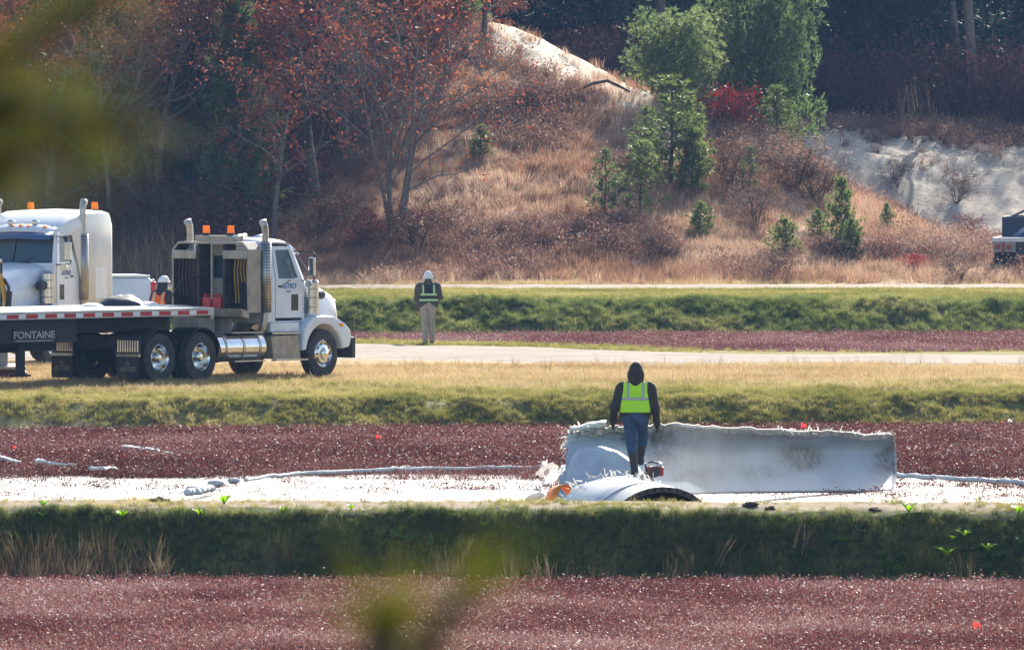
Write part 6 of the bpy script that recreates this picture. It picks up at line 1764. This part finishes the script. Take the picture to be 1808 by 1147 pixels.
# ---- man on the road: white knit cap, black vest with pale green bands, khaki trousers, right hand raised to the face
def man_on_road():
    g = Vector((XW(756, 224.6), 224.6, tz(XW(756, 224.6), 224.6)))
    e = empty('person', g, math.radians(6), 'man in white cap, dark vest with pale bands and khaki trousers by the road', 'person')
    mats = [mat('jacket_olive', (.075, .070, .055), .85, var=.25, scale=12, bump=.3), mat('trousers_khaki', (.34, .29, .24), .85, var=.18, scale=14, bump=.3), mat('shoes_brown', (.06, .04, .03), .6), SKIN]
    hz_, sh = .97, 1.47; pr = []
    tp = torso_prims(0, .20, .40, .14, hz_ + .04, sh, .80, 0, (0, .02)); pr += tp
    pr.append((V3(-.17, .03, sh - .03), V3(.17, .03, sh - .03), .08, .08, 0, .95, .06))
    pr.append((V3(0, .03, sh), V3(0, .05, sh + .10), .065, .065, 0, 1.0, .05))
    S = V3(-.21, .03, sh - .05); E = V3(-.285, .0, sh - .34); Wp = V3(-.25, .05, sh - .60)
    pr += [(S, E, .082, .066, 0, 1.0, .04), (E, Wp, .064, .048, 0, 1.0, .03)]
    hand(pr, Wp + (Wp - E) * .04, Wp - E, False, 3, .6)
    S = V3(.21, .03, sh - .05); E = V3(.31, .07, sh - .30); Wp = V3(.16, .24, sh - .04)
    pr += [(S, E, .082, .068, 0, 1.0, .04), (E, Wp, .066, .048, 0, 1.0, .03)]
    hand(pr, Wp + (Wp - E) * .04, V3(-.3, .3, .9), True, 3, .8)
    pr.append((V3(-.09, .0, hz_), V3(.09, .0, hz_), .128, .128, 1, .85, .05))
    for s, kn, an in ((-1, V3(-.09, .02, .52), V3(-.075, -.02, .10)), (1, V3(.085, .03, .53), V3(.10, .06, .12))):
        H_ = V3(s * .095, 0, hz_ - .05)
        pr += [(H_, kn, .108, .08, 1, 1.0, .03), (kn, an, .08, .066, 1, 1.0, .02), (an + V3(0, -.01, -.055), an + V3(s * .02, .15, -.07), .048, .04, 2, 1.0, .025)]
    blob('body', pr, mats, e, .011, .03)
    head = [(V3(0, .055, sh + .17), V3(0, .065, sh + .22), .09, .096, 0, 1.15), (V3(0, .14, sh + .12), V3(0, .15, sh + .14), .045, .045, 0, 1.0), (V3(0, .165, sh + .18), V3(0, .18, sh + .165), .015, .018, 0, 1.0, .01)]
    for s in (-1, 1): head.append((V3(s * .088, .05, sh + .16), V3(s * .092, .05, sh + .19), .018, .016, 0, 1.0, .01))
    blob('head', head, SKIN, e, .010, .03)
    blob('cap', [(V3(0, .045, sh + .17), V3(0, .055, sh + .24), .108, .10, 0, 1.05), (V3(-.085, .05, sh + .10), V3(-.09, .05, sh + .18), .03, .035, 0, 1.2), (V3(.085, .05, sh + .10), V3(.09, .05, sh + .18), .03, .035, 0, 1.2)],
         mat('cap_knit_white', (.75, .75, .74), .9, var=.15, scale=30, bump=.5), e, .011, .04, lambda q: np.minimum(sh + .15 - q[..., 2], .072 - np.abs(q[..., 0])))
    blob('collar', [(V3(-.02, .02, sh + .03), V3(.02, .02, sh + .03), .085, .085, 0, 1.0), (V3(0, .03, sh + .10), V3(0, .03, sh + .13), .082, .08, 0, 1.0)], mats[0], e, .012, .04)
    def band(za, zb): return lambda g: np.maximum(za - g[..., 2], g[..., 2] - zb)
    def strap(xa, w, za): return lambda g: np.maximum(np.abs(np.abs(g[..., 0]) - xa) - w, za - g[..., 2])
    vest(e, tp + [(V3(-.15, .03, sh - .035), V3(.15, .03, sh - .035), .08, .08, 0, .95, .06)], 1.04, 1.47, .185, mat('vest_black', (.02, .022, .03), .75, var=.2, scale=10),
         [('a', band(1.07, 1.125)), ('b', band(1.205, 1.26)), ('s', strap(.135, .025, 1.26))], mat('vest_pale_green', (.46, .62, .30), .6), (0, .03))
    return e
man_on_road()

# ---- worker behind the trailer: white helmet, orange vest, facing right
def worker_by_cab():
    x = XW(284, 214.5); y = 214.5
    e = empty('person', (x, y, tz(x, y)), math.radians(-38), 'worker in a white helmet and orange vest behind the trailer deck', 'person')
    mats = [mat('hoodie_dark', (.03, .025, .03), .9, var=.25, scale=12, bump=.3), mat('trousers_dark', (.06, .06, .07), .9), mat('shoes_brown', (.06, .04, .03), .6), SKIN]
    hz_, sh = .97, 1.46; pr = []
    tp = torso_prims(0, .20, .40, .142, hz_ + .04, sh, .82, 0, (0, .04)); pr += tp
    pr.append((V3(-.17, .05, sh - .03), V3(.17, .05, sh - .03), .085, .085, 0, .95, .06))
    pr.append((V3(0, .05, sh), V3(0, .08, sh + .11), .085, .08, 0, 1.0, .05))
    for s in (-1, 1):
        S = V3(s * .21, .05, sh - .06); E = V3(s * .27, .08, sh - .33); Wp = V3(s * .17, .32, sh - .38)
        pr += [(S, E, .082, .068, 0, 1.0, .04), (E, Wp, .066, .048, 0, 1.0, .03)]
        hand(pr, Wp + (Wp - E) * .04, Wp - E, s > 0, 3, .6)
        H_ = V3(s * .095, 0, hz_ - .05); kn = V3(s * .095, .03, .53); an = V3(s * .10, 0, .10)
        pr += [(H_, kn, .108, .08, 1, 1.0, .03), (kn, an, .08, .064, 1, 1.0, .02), (an + V3(0, -.01, -.05), an + V3(s * .02, .15, -.065), .048, .04, 2, 1.0, .025)]
    pr.append((V3(-.09, .0, hz_), V3(.09, .0, hz_), .128, .128, 1, .85, .05))
    blob('body', pr, mats, e, .012, .03)
    head = [(V3(0, .10, sh + .17), V3(0, .11, sh + .22), .09, .096, 0, 1.15), (V3(0, .185, sh + .12), V3(0, .195, sh + .14), .045, .045, 0, 1.0), (V3(0, .21, sh + .18), V3(0, .226, sh + .165), .015, .018, 0, 1.0, .01)]
    for s in (-1, 1): head.append((V3(s * .088, .095, sh + .16), V3(s * .092, .095, sh + .19), .018, .016, 0, 1.0, .01))
    blob('head', head, SKIN, e, .011, .03)
    blob('hood', [(V3(0, .0, sh + .03), V3(0, .03, sh + .13), .12, .11, 0, 1.0), (V3(0, .06, sh + .1), V3(0, .075, sh + .19), .112, .112, 0, 1.1)], mats[0], e, .012, .05, lambda g: g[..., 1] - .16)
    hm = mat('helmet_white', (.78, .78, .78), .35, var=.1)
    he = blob('helmet', [(V3(0, .10, sh + .24), V3(0, .11, sh + .27), .128, .118, 0, 1.12)], hm, e, .010, .04, lambda g: sh + .235 - g[..., 2])
    blob('helmet_brim', [(V3(0, .10, sh + .243), V3(0, .17, sh + .243), .137, .11, 0, 1.1)], hm, he, .010, .04, lambda g: np.abs(g[..., 2] - sh - .243) - .011)
    mk = mat('sticker_dark', (.05, .05, .08), .5)
    for a, zz in ((1.2, .05), (2.0, .06), (2.8, .045), (3.6, .06)):
        MB().cyl((.125 * math.cos(a), .105 + .14 * math.sin(a), sh + .24 + zz), (.118 * math.cos(a), .105 + .132 * math.sin(a), sh + .245 + zz), .022, n=10).build('sticker', mk, he)
    def band(za, zb): return lambda g: np.maximum(za - g[..., 2], g[..., 2] - zb)
    def strap(xa, w, za): return lambda g: np.maximum(np.abs(np.abs(g[..., 0]) - xa) - w, za - g[..., 2])
    vest(e, tp + [(V3(-.15, .05, sh - .035), V3(.15, .05, sh - .035), .085, .085, 0, .95, .06)], 1.0, 1.47, .19, mat('vest_orange', (.85, .17, .02), .65, var=.08, scale=8),
         [('b', band(1.10, 1.155)), ('s', strap(.125, .027, 1.155))], mat('vest_tape', (.5, .45, .33), .5), (0, .05))
    return e
worker_by_cab()
# ================================================================ weeds, litter and the boughs close to the lens
M_WEED = leafmat('weed_leaves', [(.06, .13, .015), (.12, .24, .02), (.22, .36, .03), (.32, .42, .05)], .55, .4, .4, .5, .1, 1.8)
wd = [npmesh('leaf_rosette', *[a for a in weed(300 + i, 17, .15)[:2]], M_WEED, link=False, rnd=weed(300 + i, 17, .15)[2]).data for i in range(3)]
for i, (px, py, s, lb) in enumerate([(215, 915, 1.0, 'bright green rosette on the near bank at left'), (352, 912, .9, 'yellow green rosette right of the first one on the near bank'), (75, 895, .9, 'green weed at the top of the near bank far left'),
                                    (75, 915, .8, 'green weed lower on the near bank far left'), (395, 890, 1.1, 'leafy clump at the dike edge left of middle'), (855, 930, .6, 'single pale weed on the dark bank at the middle'),
                                    (1605, 905, 1.2, 'lush grass clump on the dike edge right of the wreck'), (1800, 908, 1.0, 'bright clump at the dike edge on the far right'), (1705, 950, 1.0, 'sunlit weed on the bank at right'),
                                    (1682, 955, .7, 'yellow flowered weed left of the sunlit one'), (1672, 985, 1.3, 'dark green leafy weed low on the bank at right'), (1745, 975, 1.1, 'broad leaved weed below the sunlit one'),
                                    (500, 905, .8, 'small weed at the lit edge of the near dike'), (1490, 960, .8, 'weed beside the dark hollow in the bank'), (620, 900, .7, 'weed at the dike edge above the dark grass')]):
    g = G(px, py, 120, 134)
    e = empty('weed_plant', g, i * 1.3, lb, 'weed', 'weeds on the near dike'); e.scale = (s, s, s * 1.1)
    o = bpy.data.objects.new('leaf_rosette', wd[i % 3]); SC.collection.objects.link(o); o.parent = e
# rocks and a fallen branch on the mound
for px, py, r, lb in [(1122, 472, .18, 'pale stone at the foot of the mound')]:
    g = G(px, py, 274, 290); rows = []
    for i in range(9):
        th = math.pi * i / 8
        rows.append([Vector((r * 1.5 * math.sin(th) * math.cos(a), r * math.sin(th) * math.sin(a), r * .7 * math.cos(th) + r * .3)) * (.8 + .4 * float(vnoise(i * .8, (a % 6.283) * 1.1, 71))) for a in np.linspace(0, 2 * math.pi, 12)])
    o = MB().grid(rows).build('stone', mat('stone_pale', (.5, .48, .45), .9, var=.2, scale=5), None); o.location = g; tag(o, lb, 'stone')
a_ = [G(x, y, 285, 304) + Vector((0, 0, .25 + k)) for x, y, k in ((1022, 176, .05), (1045, 171, .18), (1072, 168, .22), (1098, 174, .1), (1112, 176, .0))]
o = MB().tube([p - a_[0] for p in a_], [.03, .05, .06, .05, .03], 7).build('fallen_branch', BARK_B, None, smooth=True); o.location = a_[0]
tag(o, 'dark fallen branch arching over the grass below the sandy crest', 'branch')
# dark clods along the dike edge
M_CLOD = mat('dark_peat', (.055, .036, .028), .95, var=.4, scale=12, bump=.6)
for i, (px, py, r, lb) in enumerate([(1325, 893, .07, 'dark peat clod at the dike edge right of the tube'), (1545, 902, .06, 'small peat clod further right on the dike'), (1362, 898, .05, 'little clod beside the big peat clod'), (278, 885, .08, 'dark clod at the dike edge on the left')]):
    g = G(px, py, 124, 134); rows = []
    for k in range(9):
        th = math.pi * k / 8
        rows.append([Vector((r * 1.6 * math.sin(th) * math.cos(a), r * math.sin(th) * math.sin(a), r * .6 * math.cos(th) + r * .1)) * (.45 + 1.1 * float(vnoise(k * 1.7, (a % 6.283) * 2.2 + i * 7, 73))) for a in np.linspace(0, 2 * math.pi, 14)])
    o = MB().grid(rows).build('peat_clod', M_CLOD, None); o.location = g; tag(o, lb, 'clod', 'peat clods on the near dike')
# pine boughs close to the camera, out of focus
M_NEAR = leafmat('near_pine_needles', [(.035, .05, .006), (.065, .08, .009), (.10, .108, .012), (.14, .11, .016)], .4, .6, .1, 2.0, .2, 1.6)
def near_pine(loc, trunk_top, boughs, label, seed, dens):
    r = np.random.RandomState(seed)
    e = empty('pine_tree', loc, 0, label, 'pine')
    L0 = Vector(loc)
    segs = []
    top = Vector(trunk_top) - L0
    n = 8
    for i in range(n): segs.append((np.array(top * (i / n)), np.array(top * ((i + 1) / n)), .03 * (1 - i / (n + .5)) + .002, .03 * (1 - (i + 1) / (n + .5)) + .002))
    C_ = []; D_ = []
    for (root_t, pts) in boughs:
        q = [np.array(top * root_t)] + [np.array(Vector(p) - L0) for p in pts]
        for i in range(len(q) - 1):
            segs.append((q[i], q[i + 1], .006 * (1 - i / len(q)) + .002, .006 * (1 - (i + 1) / len(q)) + .001))
            if i == 0 and len(q) > 2: continue
            m = max(3, int(np.linalg.norm(q[i + 1] - q[i]) / dens))
            for k in range(m):
                t = (k + r.rand()) / m; d = (q[i + 1] - q[i]); d = d / np.linalg.norm(d)
                C_.append(q[i] * (1 - t) + q[i + 1] * t); D_.append(d * .6 + r.normal(0, .5, 3))
    v, f, rr = seg_mesh(segs)
    npmesh('trunk', v, f, BARK_B, e, rnd=rr)
    D_ = np.array(D_); D_ /= np.linalg.norm(D_, axis=1)[:, None]
    v, f, rr = needles(r, np.array(C_), D_, 9, .040, .0015)
    npmesh('crown', v, f, M_NEAR, e, rnd=rr)
D0 = 4.2
px0 = Vector((XW(-900, D0), D0, tz(XW(-900, D0), D0) - .05))
near_pine(px0, (px0.x + .02, D0, 7.1), [
    (.82, [P(-350, 160, D0), P(-60, 130, D0), P(60, 70, D0), P(150, 15, D0), P(230, -40, D0)]),
    (.80, [P(-350, 200, D0), P(-80, 220, D0), P(40, 150, D0)]),
    (.78, [P(-350, 230, D0), P(-80, 205, D0), P(70, 200, D0), P(170, 208, D0), P(250, 218, D0)]),
    (.76, [P(-350, 300, D0), P(-80, 285, D0), P(40, 272, D0), P(140, 262, D0)]),
    (.76, [P(-350, 320, D0), P(-80, 320, D0), P(30, 300, D0)])],
    'blurred pine bough hanging close to the camera at the upper left', 21, .0075)
x8 = XW(690, D0)
px1 = Vector((x8, D0 - .4, tz(x8, D0 - .4) - .05))
near_pine(px1, P(676, 1090, D0), [
    (.97, [P(676, 1115, D0), P(670, 1082, D0)]),
    (.96, [P(694, 1180, D0), P(688, 1140, D0), P(682, 1090, D0)]),
    (.95, [P(655, 1180, D0), P(662, 1150, D0), P(672, 1098, D0)]),
    (.95, [P(740, 1160, D0), P(800, 1075, D0), P(850, 1025, D0)])],
    'blurred tip of a young pine close to the camera at the bottom edge', 22, .008)
